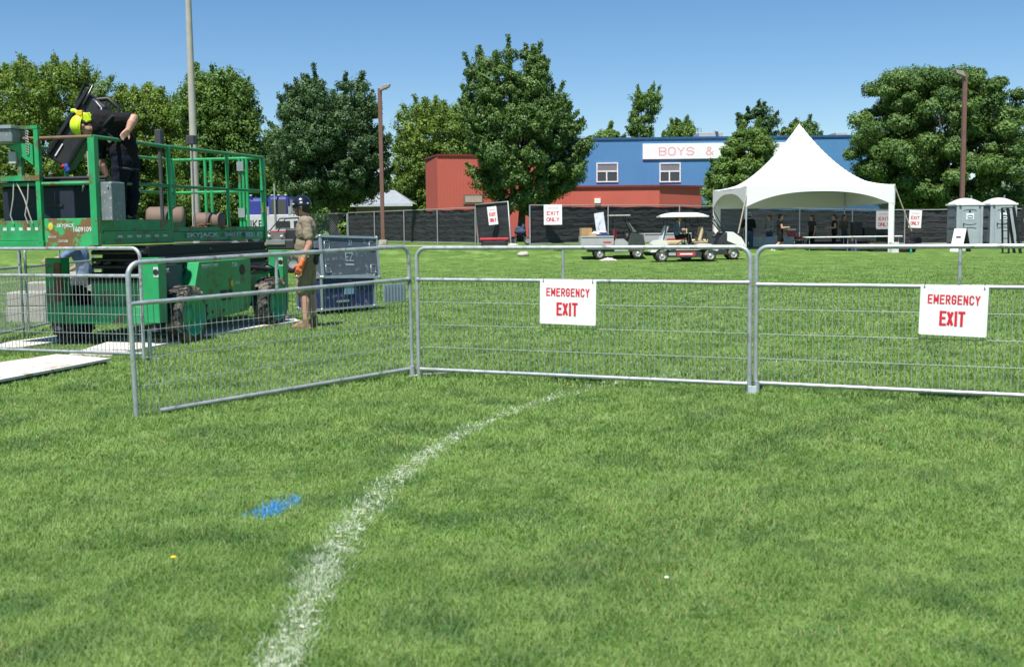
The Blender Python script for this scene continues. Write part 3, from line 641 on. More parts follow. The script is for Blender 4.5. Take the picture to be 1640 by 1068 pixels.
def fence_run(label, A, B, npan, h=1.83, screen=True, skip_first=False, top_extra=0, slant=0):
    A = Vector(A); B = Vector(B); d = B - A; L = d.length
    ga = terr(A.x, A.y); t = thing("screened_fence" if screen else "chain_link_fence", label, "fence", (A.x, A.y, ga), math.atan2(d.y, d.x))
    def gz(s): q = A + d * (s / L); return terr(q.x, q.y) - ga
    for k in range(npan + 1):
        s = L * k / npan
        MB().cyl((s, -.03, gz(s) - .02), (s, -.03, gz(s) + h), .036, n=8).build("post", galv_far, t)
    mb = MB(); K = npan * 4
    mb.tube([(L * k / K, 0, gz(L * k / K) + h) for k in range(K + 1)], .026, 6); mb.build("top_rail", galv_far, t)
    mb = MB(); mb.tube([(L * k / K, 0, gz(L * k / K) + .1) for k in range(K + 1)], .022, 6); mb.build("bottom_rail", galv_far, t)
    if screen:
        nx = npan * 16; nz_ = 8; vs = []; fs = []
        for j in range(nz_ + 1):
            for i in range(nx + 1):
                s = L * i / nx + (slant * (1 - j / nz_) * (1 - i / nx) ** 6)
                sag = .035 * math.sin(i * .39) ** 2 if j == nz_ else 0
                z = gz(min(L, max(0, s))) + .08 + (h - .14) * j / nz_ - sag
                y = .035 + .02 * math.sin(i * .9 + j * .8) + .018 * math.sin(i * 2.3 - j * 1.7)
                vs.append((s, y, z))
        for j in range(nz_):
            for i in range(nx):
                a = j * (nx + 1) + i; fs.append((a, a + 1, a + nx + 2, a + nx + 1))
        MB().add(vs, fs, True).build("screen", scr, t)
        mb = MB()
        for k in range(1, 6):
            z = .1 + (h - .1) * k / 6; mb.tube([(L * q / K, -.004, gz(L * q / K) + z) for q in range(K + 1)], .007, 4)
        mb.build("wires", mat("fence_wire", (.10, .105, .11), .6, .3), t)
    else:
        mb = MB(); n = int(L / .16)
        for k in range(n):
            s = k * .16
            if s + h - .2 < L: mb.cyl((s, 0, .1), (s + h - .2, 0, h), .005, n=4, cap=False); mb.cyl((s + h - .2, 0, .1), (s, 0, h), .005, n=4, cap=False)
        mb.build("wire_mesh", galv_far, t)
    return t, A, d / L
def at(px, Y): return (X(px, Y), Y)
tA, A0, dA = fence_run("black screened fence run left of the leaning gate panel", at(558, 73), at(762, 57.3), 4, slant=-.35)
tB, B0, dB = fence_run("black screened fence run behind the white golf carts", at(848, 52.3), at(1192, 60), 3)
tC, C0, dC = fence_run("black screened fence behind the tent reaching past the toilets", at(1196, 60.1), at(1700, 60.5), 6)
fence_run("grey chain link fence with no screen behind the striding worker's truck", at(395, 80), at(556, 75), 3, screen=False)
# leaning gate panel
ga = Vector(at(766, 56.6)); gb = Vector(at(818, 54.6)); d = gb - ga; L = d.length
gt = thing("fence_gate", "leaning screened fence panel with tilted exit only sign above red bench", "fence", (ga.x, ga.y, terr(ga.x, ga.y)), math.atan2(d.y, d.x))
gt.rotation_euler = Matrix.Rotation(math.atan2(d.y, d.x), 3, 'Z').to_euler(); lean = math.tan(R(-5.5))
def sh(x, z): return (x + lean * z, 0, z)
H = 2.05
MB().tube([sh(0, 0), sh(0, H - .08), sh(L, H), sh(L, .1)], .036, 8).build("panel_frame", galv_far, gt)
MB().add([sh(0, .1), sh(L, .15), sh(L, H - .03), sh(0, H - .11)], [(0, 1, 2, 3)]).build("screen", scr, gt).location.y = .03

def exit_sign(label, o_xy, Yy, l, r_, t_, b_, tilt=0, narrow=False, both=True):
    c = D((l + r_) / 2, (t_ + b_) / 2, Yy); s = 1850 / Yy; w_ = (r_ - l) / s / 2; h_ = (b_ - t_) / s / 2
    t = thing("exit_sign", label, "sign", (c.x, c.y, c.z - h_))
    t.rotation_euler = (0, tilt, 0)
    MB().box(-w_, w_, -.012, 0, 0, 2 * h_).build("panel", sign_w, t, .004)
    letters("EXIT", w_ * 1.36, h_ * .40, h_ * .075, red_ink, t, (0, -.013, h_ * 1.14), gap=.5)
    letters("ONLY", w_ * 1.42, h_ * .40, h_ * .075, red_ink, t, (0, -.013, h_ * .52), gap=.4)
    MB().box(-w_ * .6, w_ * .6, -.016, -.012, h_ * 1.62, h_ * 1.68).build("ruled_line", pink_ink, t)
    return t
exit_sign("square exit only sign on the black fence right of the centre maple", None, 52.6, 871, 900, 328, 360)
exit_sign("narrow tilted exit only sign on the leaning gate panel", None, 55.2, 783, 798, 331, 360, tilt=-R(6))
exit_sign("exit only sign seen through the tent's right rear corner", None, 59.9, 1403, 1428, 338, 367)
exit_sign("exit only sign on the fence just right of the tent", None, 59.7, 1455, 1475, 337, 365, tilt=R(3))

# ------------------------------------------------------------------ poles
p = G(314, 362 + 1850 / 47 * 1.42); px0 = X(314.5, 47)
cp = thing("light_pole", "tall tapering pale concrete pole rising out of frame behind the lift", "pole", (px0, 47, 0))
MB().cyl((0, 0, -.2), (0, 0, 15), .175, .095, 20).build("shaft", conc_pole, cp)
MB().cyl((0, 0, 0), (0, 0, .12), .26, .24, 20).build("base_collar", concrete, cp)
MB().tube([(0, 0, 14.9), (.1, 0, 15.3), (.8, 0, 15.5)], .05, 8).box(.7, 1.4, -.15, .15, 15.42, 15.6).build("lamp_head", grey_box, cp)
def lamp(label, px, Y, ty, side, tilt):
    x = X(px, Y, 250); z0 = terr(x, Y); h = D(px, ty, Y).z - z0
    t = thing("street_lamp", label, "lamp", (x, Y, z0))
    MB().box(-.1, .1, -.1, .1, 0, h).build("post", brown_pole_m, t, .012)
    MB().box(-.2, .2, -.2, .2, 0, .25).build("base", concrete, t, .02)
    hd = MB().add([(0.02 * side, -.22, h - .14), (.5 * side, -.22, h + .06), (.56 * side, -.22, h + .22), (.16 * side, -.22, h + .16), (0.02 * side, .22, h - .14), (.5 * side, .22, h + .06), (.56 * side, .22, h + .22), (.16 * side, .22, h + .16)],
            [(0, 1, 2, 3), (7, 6, 5, 4), (0, 4, 5, 1), (1, 5, 6, 2), (2, 6, 7, 3), (3, 7, 4, 0)]).build("lamp_head", mat("lamp_housing", (.30, .26, .24), .5), t, .02)
    MB().box(.1 * side, .4 * side, -.15, .15, h - .06, h - .04, None).build("lens", clear, hd)
    return t
lamp("brown square lamp post between the dark oak and the hut", 610.5, 61, 142, 1, 0)
lamp("brown square lamp post in front of the wide tree at right", 1542.5, 60, 120, -1, 0)

# ------------------------------------------------------------------ tent
TA = R(2.5); tent = thing("event_tent", "white high peak frame tent with people and tables under it", "tent", (9.78, 48.3, 0), TA)
S = 6.3; EZ = 2.92; PK = 5.72
def tentz(x, y):
    u, v = (x / S) * 2 - 1, (y / S) * 2 - 1; rs = max(abs(u), abs(v)); rc = math.hypot(u, v)
    q = min(1, (rs * .72 + min(rc, 1.0) * .28)); z = EZ + (PK - EZ) * (1 - q) ** 1.75 * (1 if q < 1 else 0)
    edge = .11 * max(0, rs) ** 6
    m_ = min(abs(u), abs(v))
    return z - edge * (1 - m_ ** 2)
N = 48; vs = [(S * i / N, S * j / N, tentz(S * i / N, S * j / N)) for j in range(N + 1) for i in range(N + 1)]
fs = [(j * (N + 1) + i, j * (N + 1) + i + 1, (j + 1) * (N + 1) + i + 1, (j + 1) * (N + 1) + i) for j in range(N) for i in range(N)]
vinyl = bpy.data.materials.new("white_vinyl"); vinyl.use_nodes = True; n = vinyl.node_tree; P = n.nodes["Principled BSDF"]
P.inputs["Base Color"].default_value = (.86, .86, .85, 1); P.inputs["Roughness"].default_value = .4
tr = n.nodes.new("ShaderNodeBsdfTranslucent"); tr.inputs[0].default_value = (.6, .66, .58, 1); ms = n.nodes.new("ShaderNodeMixShader"); ms.inputs[0].default_value = .05
n.links.new(P.outputs[0], ms.inputs[1]); n.links.new(tr.outputs[0], ms.inputs[2]); n.links.new(ms.outputs[0], n.nodes["Material Output"].inputs[0])
MB().add(vs, fs, True).build("canopy", vinyl, tent)
cl = clear
def valance(x_or_y, fixed, axis, inward):
    K = 40; vs = []
    for i in range(K + 1):
        s = S * i / K; u = abs(s / S * 2 - 1); arch = .22 + .62 * (u ** 2.6)
        zt = tentz(s, fixed) if axis == 'x' else tentz(fixed, s)
        for z in (zt - .002, EZ - .05 - arch):
            vs.append((s, fixed, z) if axis == 'x' else (fixed, s, z))
    return MB().add(vs, [(2 * i, 2 * i + 1, 2 * i + 3, 2 * i + 2) for i in range(K)], True)
for fx, ax in ((0.0, 'x'), (S, 'x'), (0.0, 'y'), (S, 'y')):
    valance(None, fx, ax, 0).build("valance", vinyl, tent)
for x in (0.03, S - .03):
    for y in (0.03, S - .03):
        MB().cyl((x, y, 0), (x, y, EZ - .04), .034, n=10).build("leg", mat("tent_pole", (.6, .61, .6), .4, .3), tent)
        MB().box(x - .12, x + .12, y - .12, y + .12, 0, .015).build("base_plate", galv_far, tent)
MB().cyl((S / 2, S / 2, 2.95), (S / 2, S / 2, PK - .05), .05, n=10).cyl((S / 2, S / 2, PK - .04), (S / 2, S / 2, PK + .32), .02, .006, n=8).build("centre_mast", galv_far, tent)
mb = MB()
for x in (0.03, S - .03): mb.cyl((x, 0, EZ - .09), (x, S, EZ - .09), .03, n=8)
for y in (0.03, S - .03): mb.cyl((0, y, EZ - .12), (S, y, EZ - .12), .03, n=8)
mb.build("eave_frame", galv_far, tent)
MB().box(S - .26, S - .02, 0, .02, .02, 2.15).build("leg_curtain", vinyl, tent)
MB().box(.02, .36, S - .03, S - .01, .02, 2.3).build("leg_curtain", vinyl, tent)
MB().add([(0, S + .004, EZ - .1), (S, S + .004, EZ - .1), (S, S + .004, 2.04), (0, S + .004, 2.04)], [(0, 1, 2, 3)]).build('rear_wall_flap', vinyl, tent)
MB().add([(S + .004, 0, EZ - .1), (S + .004, S, EZ - .1), (S + .004, S, 2.08), (S + .004, 0, 2.15)], [(0, 1, 2, 3)]).build('side_wall_flap', vinyl, tent)
hzv = mat('hazy_vinyl', (.13, .15, .2), .25); hzv.node_tree.nodes['Principled BSDF'].inputs['Alpha'].default_value = .55
MB().add([(.3, S + .006, 2.04), (S, S + .006, 2.04), (S, S + .006, .9), (.3, S + .006, .9)], [(0, 1, 2, 3)]).build('window_wall', hzv, tent)
MB().add([(S + .008, .3, 2.2), (S + .008, S, 2.1), (S + .008, S, .9), (S + .008, .3, .9)], [(0, 1, 2, 3)]).build('window_wall', hzv, tent)
for (a, b) in (((0.02, 0, 2.5), (-.38, -.3, .95)), ((S - .02, 0, EZ - .1), (S + .85, .3, .95))):
    MB().cyl(a, b, .028, n=6).build("guy_strap", mat("beige_strap", (.42, .36, .27), .8), tent)
# clear rear window wall

# ------------------------------------------------------------------ portable toilets
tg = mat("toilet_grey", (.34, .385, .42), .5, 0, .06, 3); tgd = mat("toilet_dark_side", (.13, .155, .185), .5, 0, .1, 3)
def toilet(label, pxc, Y):
    x = X(pxc, Y); z = terr(x, Y); t = thing("portable_toilet", label, "toilet", (x, Y, z), R(1), "portable toilets")
    W = .61; H = 2.08
    MB().box(-W + .02, W - .02, .02, 1.15, .08, H).build("body", tg, t, .02)
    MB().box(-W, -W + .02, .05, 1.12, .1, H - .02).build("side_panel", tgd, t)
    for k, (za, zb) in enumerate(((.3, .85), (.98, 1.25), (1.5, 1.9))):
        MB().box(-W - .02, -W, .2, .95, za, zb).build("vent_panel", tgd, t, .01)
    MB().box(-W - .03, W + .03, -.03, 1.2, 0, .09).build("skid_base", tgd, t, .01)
    for sx in (-1, 1): MB().box(sx * (W - .05) - .06, sx * (W - .05) + .06, -.03, .03, .09, H).build("corner_post", tg, t, .01)
    d = MB().box(-.40, .42, -.035, .03, .12, H - .06).build("door", tg, t, .015)
    for zz, up_ in ((1.78, 1), (1.2, -1), (.95, 1)):
        MB().tube([(-.3 + .6 * k / 10, -.04, zz + up_ * .06 * math.sin(math.pi * k / 10) ** .6) for k in range(11)], .014, 6).build("moulded_rib", tgd, d)
    MB().box(-.25, .28, -.045, -.036, .2, .86).build("door_inset", tg, d, .01)
    MB().box(-.32, -.28, -.07, -.035, 1.05, 1.2).build("door_handle", black_m, d)
    pl = MB().box(-.18, .18, -.05, -.04, 1.36, 1.66).build("sign_plate", sign_w, d)
    MB().tube([(-.13 + .26 * k / 8, -.054, 1.52 + .05 * math.sin(k * .4)) for k in range(9)], .016, 5).tube([(-.12, -.054, 1.45), (.12, -.054, 1.45)], .02, 4).build("blue_mark", mat("blue_ink", (.05, .2, .45), .5), pl)
    MB().box(-.06, .04, -.046, -.036, 1.70, 1.78).build("latch", black_m, d)
    prof = []
    vs = []; n_ = 16
    for j in range(9):
        for i in range(n_ + 1):
            u = i / n_ * 2 - 1; v = j / 8
            vs.append((u * (W + .05), -.05 + 1.27 * v, H + .02 + .27 * (1 - abs(u) ** 2.2) * max(0, math.sin(math.pi * v)) ** .35))
    fs = [(j * (n_ + 1) + i, j * (n_ + 1) + i + 1, (j + 1) * (n_ + 1) + i + 1, (j + 1) * (n_ + 1) + i) for j in range(8) for i in range(n_)]
    rf = MB().add(vs, fs, True).box(-W - .05, W + .05, -.06, 1.23, H - .05, H + .03).build("roof", white_p, t)
    MB().cyl((W - .12, 1.05, H), (W - .12, 1.05, H + .42), .045, n=10).build("vent_pipe", tgd, t)
toilet("grey portable toilet with white domed roof, the one beside the easel sign", 1553, 54)
toilet("grey portable toilet with white domed roof at the right edge", 1607, 54)
# ------------------------------------------------------------------ crowd control panels
def tube_arc(c, r, a0, a1, n=7):
    return [(c[0] + r * math.cos(a0 + (a1 - a0) * k / n), 0, c[1] + r * math.sin(a0 + (a1 - a0) * k / n)) for k in range(n + 1)]
BG = "low wire barrier panels"
def barrier(label, A, B, H=1.215, tilt=0.0, wires=True, legs=(.0, .0), mid=.925, post=True, dz=0, lowrail=(.09, .09), low_from=0.0):
    A = Vector(A[:2]); B = Vector(B[:2]); d = B - A; L = d.length
    t = thing("crowd_barrier", label, "barrier", (A.x, A.y, dz), math.atan2(d.y, d.x), BG)
    if tilt: t.rotation_euler = (Matrix.Rotation(math.atan2(d.y, d.x), 3, 'Z') @ Matrix.Rotation(tilt, 3, 'Y')).to_euler()
    r = .10
    pts = [(0, 0, legs[0]), (0, 0, .4), (0, 0, H - r)] + tube_arc((r, H - r), r, math.pi, math.pi / 2)[1:] + [(L * .5, 0, H)] + tube_arc((L - r, H - r), r, math.pi / 2, 0) + [(L, 0, .4), (L, 0, legs[1])]
    MB().tube(pts, .0195, 10).build("frame", galv, t)
    MB().cyl((.018, 0, mid), (L - .018, 0, mid), .0175, n=10).build("mid_rail", galv, t)
    MB().cyl((.018 + low_from, 0, lowrail[0]), (L - .018, 0, lowrail[1]), .0175, n=10).build("bottom_rail", galv, t)
    if post: MB().cyl((L * .47, 0, mid), (L * .47, 0, H), .0135, n=8).build("post", galv, t)
    mb = MB(); n = int(L / .0508)
    for k in range(1, n):
        x = L * k / n; q = random.uniform(-.002, .002); mb.cyl((x + q, .012, lowrail[0] - .01), (x - q, .012, mid + .01), .0021, n=4, cap=False)
    for zz in (.33, .55, .68 + .06):
        pass
    for k in range(1, 4):
        z = lowrail[0] + (mid - lowrail[0]) * k / 4; mb.cyl((.01, .006, z), (L - .01, .006, z), .0032, n=5, cap=False)
    mb.build("wire_mesh", wire_m, t)
    for x in (0, L):
        MB().cyl((x, 0, mid), (x + (.03 if x == 0 else -.03), 0, mid), .023, n=8).build("weld_collar", galv, t)
    return t
bC0 = G(671, 606); bC1 = G(1200, 632); bL0 = G(219, 670); bL1 = G(661, 603); bR0 = G(1210, 630)
bR1 = bR0 + (G(1640, 652) - bR0).normalized() * 3.33
pc = barrier("centre barrier panel carrying the smaller emergency exit sign", bC0, bC1)
pl_ = barrier("left barrier panel angled towards the camera with a blank metal plate", bL0, bL1, H=1.17, mid=.865, low_from=.18, lowrail=(.03, .02), tilt=-R(1.15), legs=(0, -.055))
pr = barrier("right barrier panel cut by the frame with the larger emergency exit sign", bR0, bR1, mid=.905)
def foot(label, g, rz, front=True):
    t = thing("barrier_foot", label, "foot plate", (g.x, g.y, 0), rz, "feet joining the barrier panels")
    MB().box(-.045, .045, -.05, .05, 0, .012).build("plate", galv, t, .003)
    MB().cyl((-.035, 0, .012), (-.035, 0, .11), .027, n=10).cyl((.035, 0, .012), (.035, 0, .11), .024, n=10).build("socket", galv, t)
    MB().box(-.034, .034, -.062, -.05, -.02, .075 if front else .02).build("bracket", mat("bright_zinc", (.6, .66, .7), .4, .4), t, .003)
foot("bright zinc foot joining the centre and right barrier panels", (bC1 + bR0) / 2, R(-12))
foot("foot joining the left and centre barrier panels", (bL1 + bC0) / 2, R(-20), False)
mbf = thing("stabiliser_bar", "short metal bar lying in the grass at the left end of the centre panel", "bar", G(668, 606) + Vector((0, 0, .02)), R(35))
MB().tube([(-.1, 0, 0), (.05, 0, .012), (.32, 0, .0)], .012, 8).build("bar", galv, mbf)

def emer(label, panel, L, px, w, h, top_z, tilt):
    """board hung on the camera side of a barrier panel; px = distance along the panel"""
    M = Matrix.Translation(panel.location) @ Matrix.Rotation(panel.rotation_euler.z, 4, 'Z')
    c = M @ Vector((px, -.035, top_z))
    t = thing("emergency_exit_sign", label, "sign", c, panel.rotation_euler.z)
    t.rotation_euler = (Matrix.Rotation(panel.rotation_euler.z, 3, 'Z') @ Matrix.Rotation(tilt, 3, 'Y')).to_euler()
    r = .012; pts = []
    for cx, cz, a0 in ((w / 2 - r, -r, 0), (-w / 2 + r, -r, 90), (-w / 2 + r, -h + r, 180), (w / 2 - r, -h + r, 270)):
        for k in range(4): a = R(a0 + k * 30); pts.append((cx + r * math.cos(a), cz + r * math.sin(a)))
    MB().yprism(pts, -.004, 0).build("board", sign_w, t)
    letters("EMERGENCY", w * .77, h * .185, h * .030, red_ink, t, (0, -.0045, -h * .285), gap=.8)
    letters("EXIT", w * .38, h * .30, h * .052, red_ink, t, (-w * .01, -.0045, -h * .66), gap=.75)
    for sx in (-1, 1):
        MB().cyl((sx * w * .44, -.006, -.022), (sx * w * .44, -.003, -.022), .006, n=10).build("eyelet", black_m, t)
        MB().tube([(sx * w * .44, -.005, -.02), (sx * w * .44, -.012, .012), (sx * w * .44, .02, .022), (sx * w * .44, .05, .0), (sx * w * .44, .03, -.02)], .0022, 5).build("cable_tie", black_m, t)
Lc = (bC1 - bC0).length; Lr = (bR1 - bR0).length
def along(A, B, px):      # where a photo column crosses the panel line
    A = A.to_2d(); B = B.to_2d(); d = (B - A).normalized(); r = ray(px, 480); k = r.x / r.y
    s = (k * A.y - A.x) / (d.x - k * d.y); return s
def fit(A, B, l, r_): a = along(A, B, l); b = along(A, B, r_); return (a + b) / 2, b - a
c_, w_ = fit(bC0, bC1, 868, 957.5); emer("white board reading EMERGENCY EXIT on the centre barrier panel", pc, Lc, c_, w_, .392, .938, R(1.0))
c_, w_ = fit(bR0, bR1, 1475, 1584); emer("white board reading EMERGENCY EXIT on the right barrier panel", pr, Lr, c_, w_, .388, .918, R(1.5))
# blank metal plate on the left panel
c_, w_ = fit(bL0, bL1, 618, 653); M = Matrix.Translation(pl_.location) @ Matrix.Rotation(pl_.rotation_euler.z, 4, 'Z')
t = thing("metal_plate", "small blank grey metal plate wired to the left barrier panel", "plate", M @ Vector((c_ - .05, -.02, .725)), pl_.rotation_euler.z)
MB().box(-w_ / 2, w_ / 2, -.006, 0, 0, .165).build("plate", mat("blue_grey_plate", (.33, .42, .47), .5, .3), t, .002)
mb = MB()
for k in range(7): mb.box(-w_ / 2 + w_ * (k + .5) / 7 - .006, -w_ / 2 + w_ * (k + .5) / 7 + .006, -.011, -.006, .006, .159)
mb.build("ridges", mat("plate_ridge", (.24, .30, .33), .5, .3), t)

# panels round the lift
bA1 = G(231, 580); bA0 = bA1 + (G(0, 572) - bA1).normalized() * 3.05
barrier("barrier panel crossing in front of the green lift at the left edge", bA0, bA1, H=1.22)
fb = MB().box(-.02, .02, -.02, .02, 0, .33).box(-.02, .10, -.03, .03, 0, .03).build("leg_bracket", galv); fb.location = G(241, 578); fb.rotation_euler.z = R(10)
tag(fb, "short upright foot bracket at the right end of the panel before the lift", "bracket")
bB1 = G(110, 518); bB0 = G(38, 536)
barrier("barrier panel receding behind the lift at the far left", G(-95, 568), bB0, H=1.2)
barrier("barrier panel behind the lift beside the concrete blocks", bB0 + Vector((.05, .05, 0)), bB0 + Vector((.05, .05, 0)) + (bB1 - bB0).normalized() * 2.9, H=1.2)

# ------------------------------------------------------------------ ground boards, blocks
def board(label, poly, z=0.0, th=.03, m=wood, name="ground_board"):
    P_ = [G(*q) for q in poly]; c = sum(P_, Vector()) / len(P_); mb = MB()
    pts = [(q.x - c.x, q.y - c.y) for q in P_]
    a = sum(pts[i][0] * pts[(i + 1) % len(pts)][1] - pts[(i + 1) % len(pts)][0] * pts[i][1] for i in range(len(pts)))
    if a < 0: pts.reverse()
    mb.zprism(pts, z, z + th); o = mb.build(name, m, None, .004); o.location = (c.x, c.y, 0)
    return tag(o, label, "board", "boards laid on the grass")
board("large pale board on the grass in front of the lift at the left edge", [(-60, 600), (92, 577), (178, 584), (-60, 632)], .045, .025)
board("long pale board strip running under the lift's near wheels", [(110, 574), (190, 548), (330, 530), (300, 550), (180, 574)], .02, .03)
board("long pale board strip ending beside the standing worker's boots", [(296, 547), (330, 527), (462, 512), (482, 519)], .022, .03)
board("narrow pale board lying behind the first barrier panel", [(-40, 566), (20, 551), (108, 540), (125, 546), (40, 560)], .02, .02)
board("loose tan board end lying near the lift's front tyre", [(225, 551), (250, 546), (285, 548), (270, 553)], .055, .02, cardb)
def block(label, px, py, w_, d_, h_, z=0, rz=0):
    g = G(px, py); o = MB().box(-w_ / 2, w_ / 2, 0, d_, 0, h_).build("concrete_block", concrete, None, .02); o.location = (g.x, g.y, z); o.rotation_euler.z = rz
    return tag(o, label, "concrete block", "concrete blocks behind the lift")
block("lower concrete block behind the barriers at far left", 42, 518, .62, .5, .26)
block("upper concrete block resting on the lower one at far left", 43, 518, .60, .48, .22, .26)
block("tall pale concrete block seen between the lift's outriggers", 122, 496, .62, .6, .66, 0, R(-6))
block("pale concrete block right behind the stacked pair at far left", 66, 500, .5, .5, .52, 0, R(8))
# ------------------------------------------------------------------ people
def remesh(mb, name, m, parent, voxel, smooth=2, fold=0):
    me = bpy.data.meshes.new(name); me.from_pydata(mb.v, [], mb.f); me.update()
    o = bpy.data.objects.new(name, me); COL.objects.link(o)
    r = o.modifiers.new("r", 'REMESH'); r.mode = 'VOXEL'; r.voxel_size = voxel; r.use_smooth_shade = True
    s = o.modifiers.new("s", 'SMOOTH'); s.iterations = smooth; s.factor = .5
    dg = bpy.context.evaluated_depsgraph_get(); me2 = bpy.data.meshes.new_from_object(o.evaluated_get(dg))
    bpy.data.objects.remove(o); bpy.data.meshes.remove(me); me2.name = name; me2.materials.clear(); me2.materials.append(m)
    o = bpy.data.objects.new(name, me2); COL.objects.link(o); o.parent = parent
    if fold:
        dm = o.modifiers.new('folds', 'DISPLACE'); tx = bpy.data.textures.get('folds') or bpy.data.textures.new('folds', 'CLOUDS'); tx.noise_scale = .085; tx.noise_depth = 1; dm.texture = tx; dm.strength = fold; dm.mid_level = .5
    return o
def V(*a): return Vector(a)
def hand(mb, wrist, direc, palm_n, k=1.0, curl=.5):
    """palm plus five fingers; direc = towards fingertips, palm_n = palm normal"""
    d = Vector(direc).normalized(); n_ = (Vector(palm_n) - d * Vector(palm_n).dot(d)).normalized(); s = d.cross(n_)
    w_ = Vector(wrist)
    for q in (-.028, -.01, .01, .028): mb.cap_(w_ + s * q * .7 * k, .017 * k, w_ + d * .085 * k + s * q * k, .0135 * k, 8)
    for q, L in ((-.030, .070), (-.010, .082), (.011, .076), (.031, .060)):
        a = w_ + d * .088 * k + s * q * k; ang = .35 * curl
        p1 = a + (d * math.cos(ang) + n_ * math.sin(ang)) * L * .45 * k
        p2 = p1 + (d * math.cos(ang * 3.2) + n_ * math.sin(ang * 3.2)) * L * .32 * k
        p3 = p2 + (d * math.cos(ang * 5) + n_ * math.sin(ang * 5)) * L * .25 * k
        mb.cap_(a, .0098 * k, p1, .0088 * k, 8); mb.cap_(p1, .0088 * k, p2, .008 * k, 8); mb.cap_(p2, .008 * k, p3, .007 * k, 8)
    a = w_ + d * .025 * k - s * .028 * k; p1 = a + (d * .7 - s * .75 + n_ * .3).normalized() * .045 * k; p2 = p1 + (d * .9 - s * .25 + n_ * .35).normalized() * .035 * k
    mb.cap_(a, .014 * k, p1, .0105 * k, 8); mb.cap_(p1, .0105 * k, p2, .009 * k, 8)
STAND = dict(pelvis=(0, 0, .95), waist=(0, 0, 1.10), chest=(0, 0, 1.30), neck=(.0, 0, 1.47), head=(.03, 0, 1.63),
    shL=(0, .18, 1.42), shR=(0, -.18, 1.42), elL=(-.03, .23, 1.13), elR=(-.03, -.23, 1.13), wrL=(.05, .24, .88), wrR=(.05, -.24, .88),
    hiL=(0, .09, .92), hiR=(0, -.09, .92), knL=(.02, .10, .50), knR=(.02, -.10, .50), anL=(-.01, .10, .08), anR=(-.01, -.10, .08))
def person(label, loc, rz, pose={}, k=1.0, shirt=None, sleeve=.55, legs_m=None, leg_len=1.0, boots=None, hair=hair_m, hair_len=0, hat=None, gloves=None, voxel=.012, hd=(0, 0), female=False, sock=None, hands=None, bulk=1.0, group=None, skin_m=skin):
    J = {a: Vector(b) for a, b in {**STAND, **pose}.items()}; J = {a: b * k for a, b in J.items()}
    t = thing("person", label, "person", loc, rz, group)
    g = k * bulk * (.9 if female else 1.0)
    hM = Matrix.Rotation(R(hd[1]), 3, 'Z') @ Matrix.Rotation(R(hd[0]), 3, 'Y')       # head pitch (down +), yaw
    hc = J['head']; hf = lambda a, b, c: hc + hM @ (Vector((a, b, c)) * k)
    b = MB()
    def body(b, inf=0.0, parts='all', sl=1.0, ll=1.0):
        if parts in ('all', 'torso'):
            f = (J['chest'] - J['waist']).normalized(); side = (J['shL'] - J['shR']).normalized(); fr = side.cross(f); M3 = Matrix((fr, side, f)).transposed()
            b.ell(J['chest'], (.118 * g + inf, .165 * g + inf, .175 * g + inf), M3, 18, 12)
            b.ell(J['waist'], (.105 * g + inf, .142 * g + inf, .16 * g + inf), M3, 18, 12)
            b.ell(J['chest'] + (J['neck'] - J['chest']) * .62, (.078 * g + inf, .175 * g + inf, .075 * g + inf), M3, 16, 10)
            b.ell(J['pelvis'].lerp(J['waist'], .25), (.112 * g + inf, .155 * g + inf, .13 * g + inf), M3, 18, 12)
        if parts in ('all', 'arms', 'torso'):
            for s in 'LR':
                a, e, w_ = J['sh' + s], J['el' + s], J['wr' + s]
                ft = min(1, sl * 1.0 / .55) if sl <= .55 else 1
                e1 = a.lerp(e, ft); b.cap_(a, .058 * g + inf, e1, (.058 + (.042 - .058) * ft) * g + inf * 1.5)
                if sl > .55:
                    fu = (sl - .55) / .45; b.cap_(e, .041 * g + inf, e.lerp(w_, fu * .35), (.043) * g + inf); b.cap_(e.lerp(w_, fu * .35), .043 * g + inf, e.lerp(w_, fu), (.043 + (.027 - .043) * fu) * g + inf)
        if parts in ('all', 'legs'):
            if parts == 'legs': 
                f = (J['waist'] - J['pelvis']).normalized(); side = (J['hiL'] - J['hiR']).normalized(); M3 = Matrix((side.cross(f), side, f)).transposed()
                b.ell(J['pelvis'].lerp(J['waist'], .12), (.112 * g + inf, .155 * g + inf, .125 * g + inf), M3, 18, 12)
            for s in 'LR':
                h_, n_, a = J['hi' + s], J['kn' + s], J['an' + s]
                f1 = min(1, ll / .5); n1 = h_.lerp(n_, f1); b.cap_(h_, .088 * g + inf, n1, (.088 + (.057 - .088) * f1) * g + inf * (1.6 if ll <= .6 else 1))
                if ll > .5:
                    f2 = (ll - .5) / .5; c_ = n_.lerp(a, .33 * f2) + (Vector((-.02, 0, 0)) * k); b.cap_(n_, .054 * g + inf, c_, .055 * g + inf); b.cap_(c_, .055 * g + inf, n_.lerp(a, f2), (.055 + (.036 - .055) * f2) * g + inf * 1.2)
    body(b)
    b.cap_(J['neck'] - Vector((0, 0, .02)) * k, .058 * g, J['head'] + (J['neck'] - J['head']) * .35, .05 * g)
    b.ell(hf(-.008, 0, .035), (.098 * k, .076 * k, .088 * k), hM, 18, 12); b.ell(hf(.022, 0, -.025), (.068 * k, .062 * k, .09 * k), hM, 18, 12)
    b.ell(hf(.062, 0, -.085), (.022 * k, .028 * k, .022 * k), hM); b.cap_(hf(.085, 0, .01), .009 * k, hf(.103, 0, -.028), .0145 * k, 8)
    b.ell(hf(.079, 0, .022), (.014 * k, .05 * k, .01 * k), hM)
    b.ell(hf(.084, 0, -.058), (.010 * k, .024 * k, .008 * k), hM)
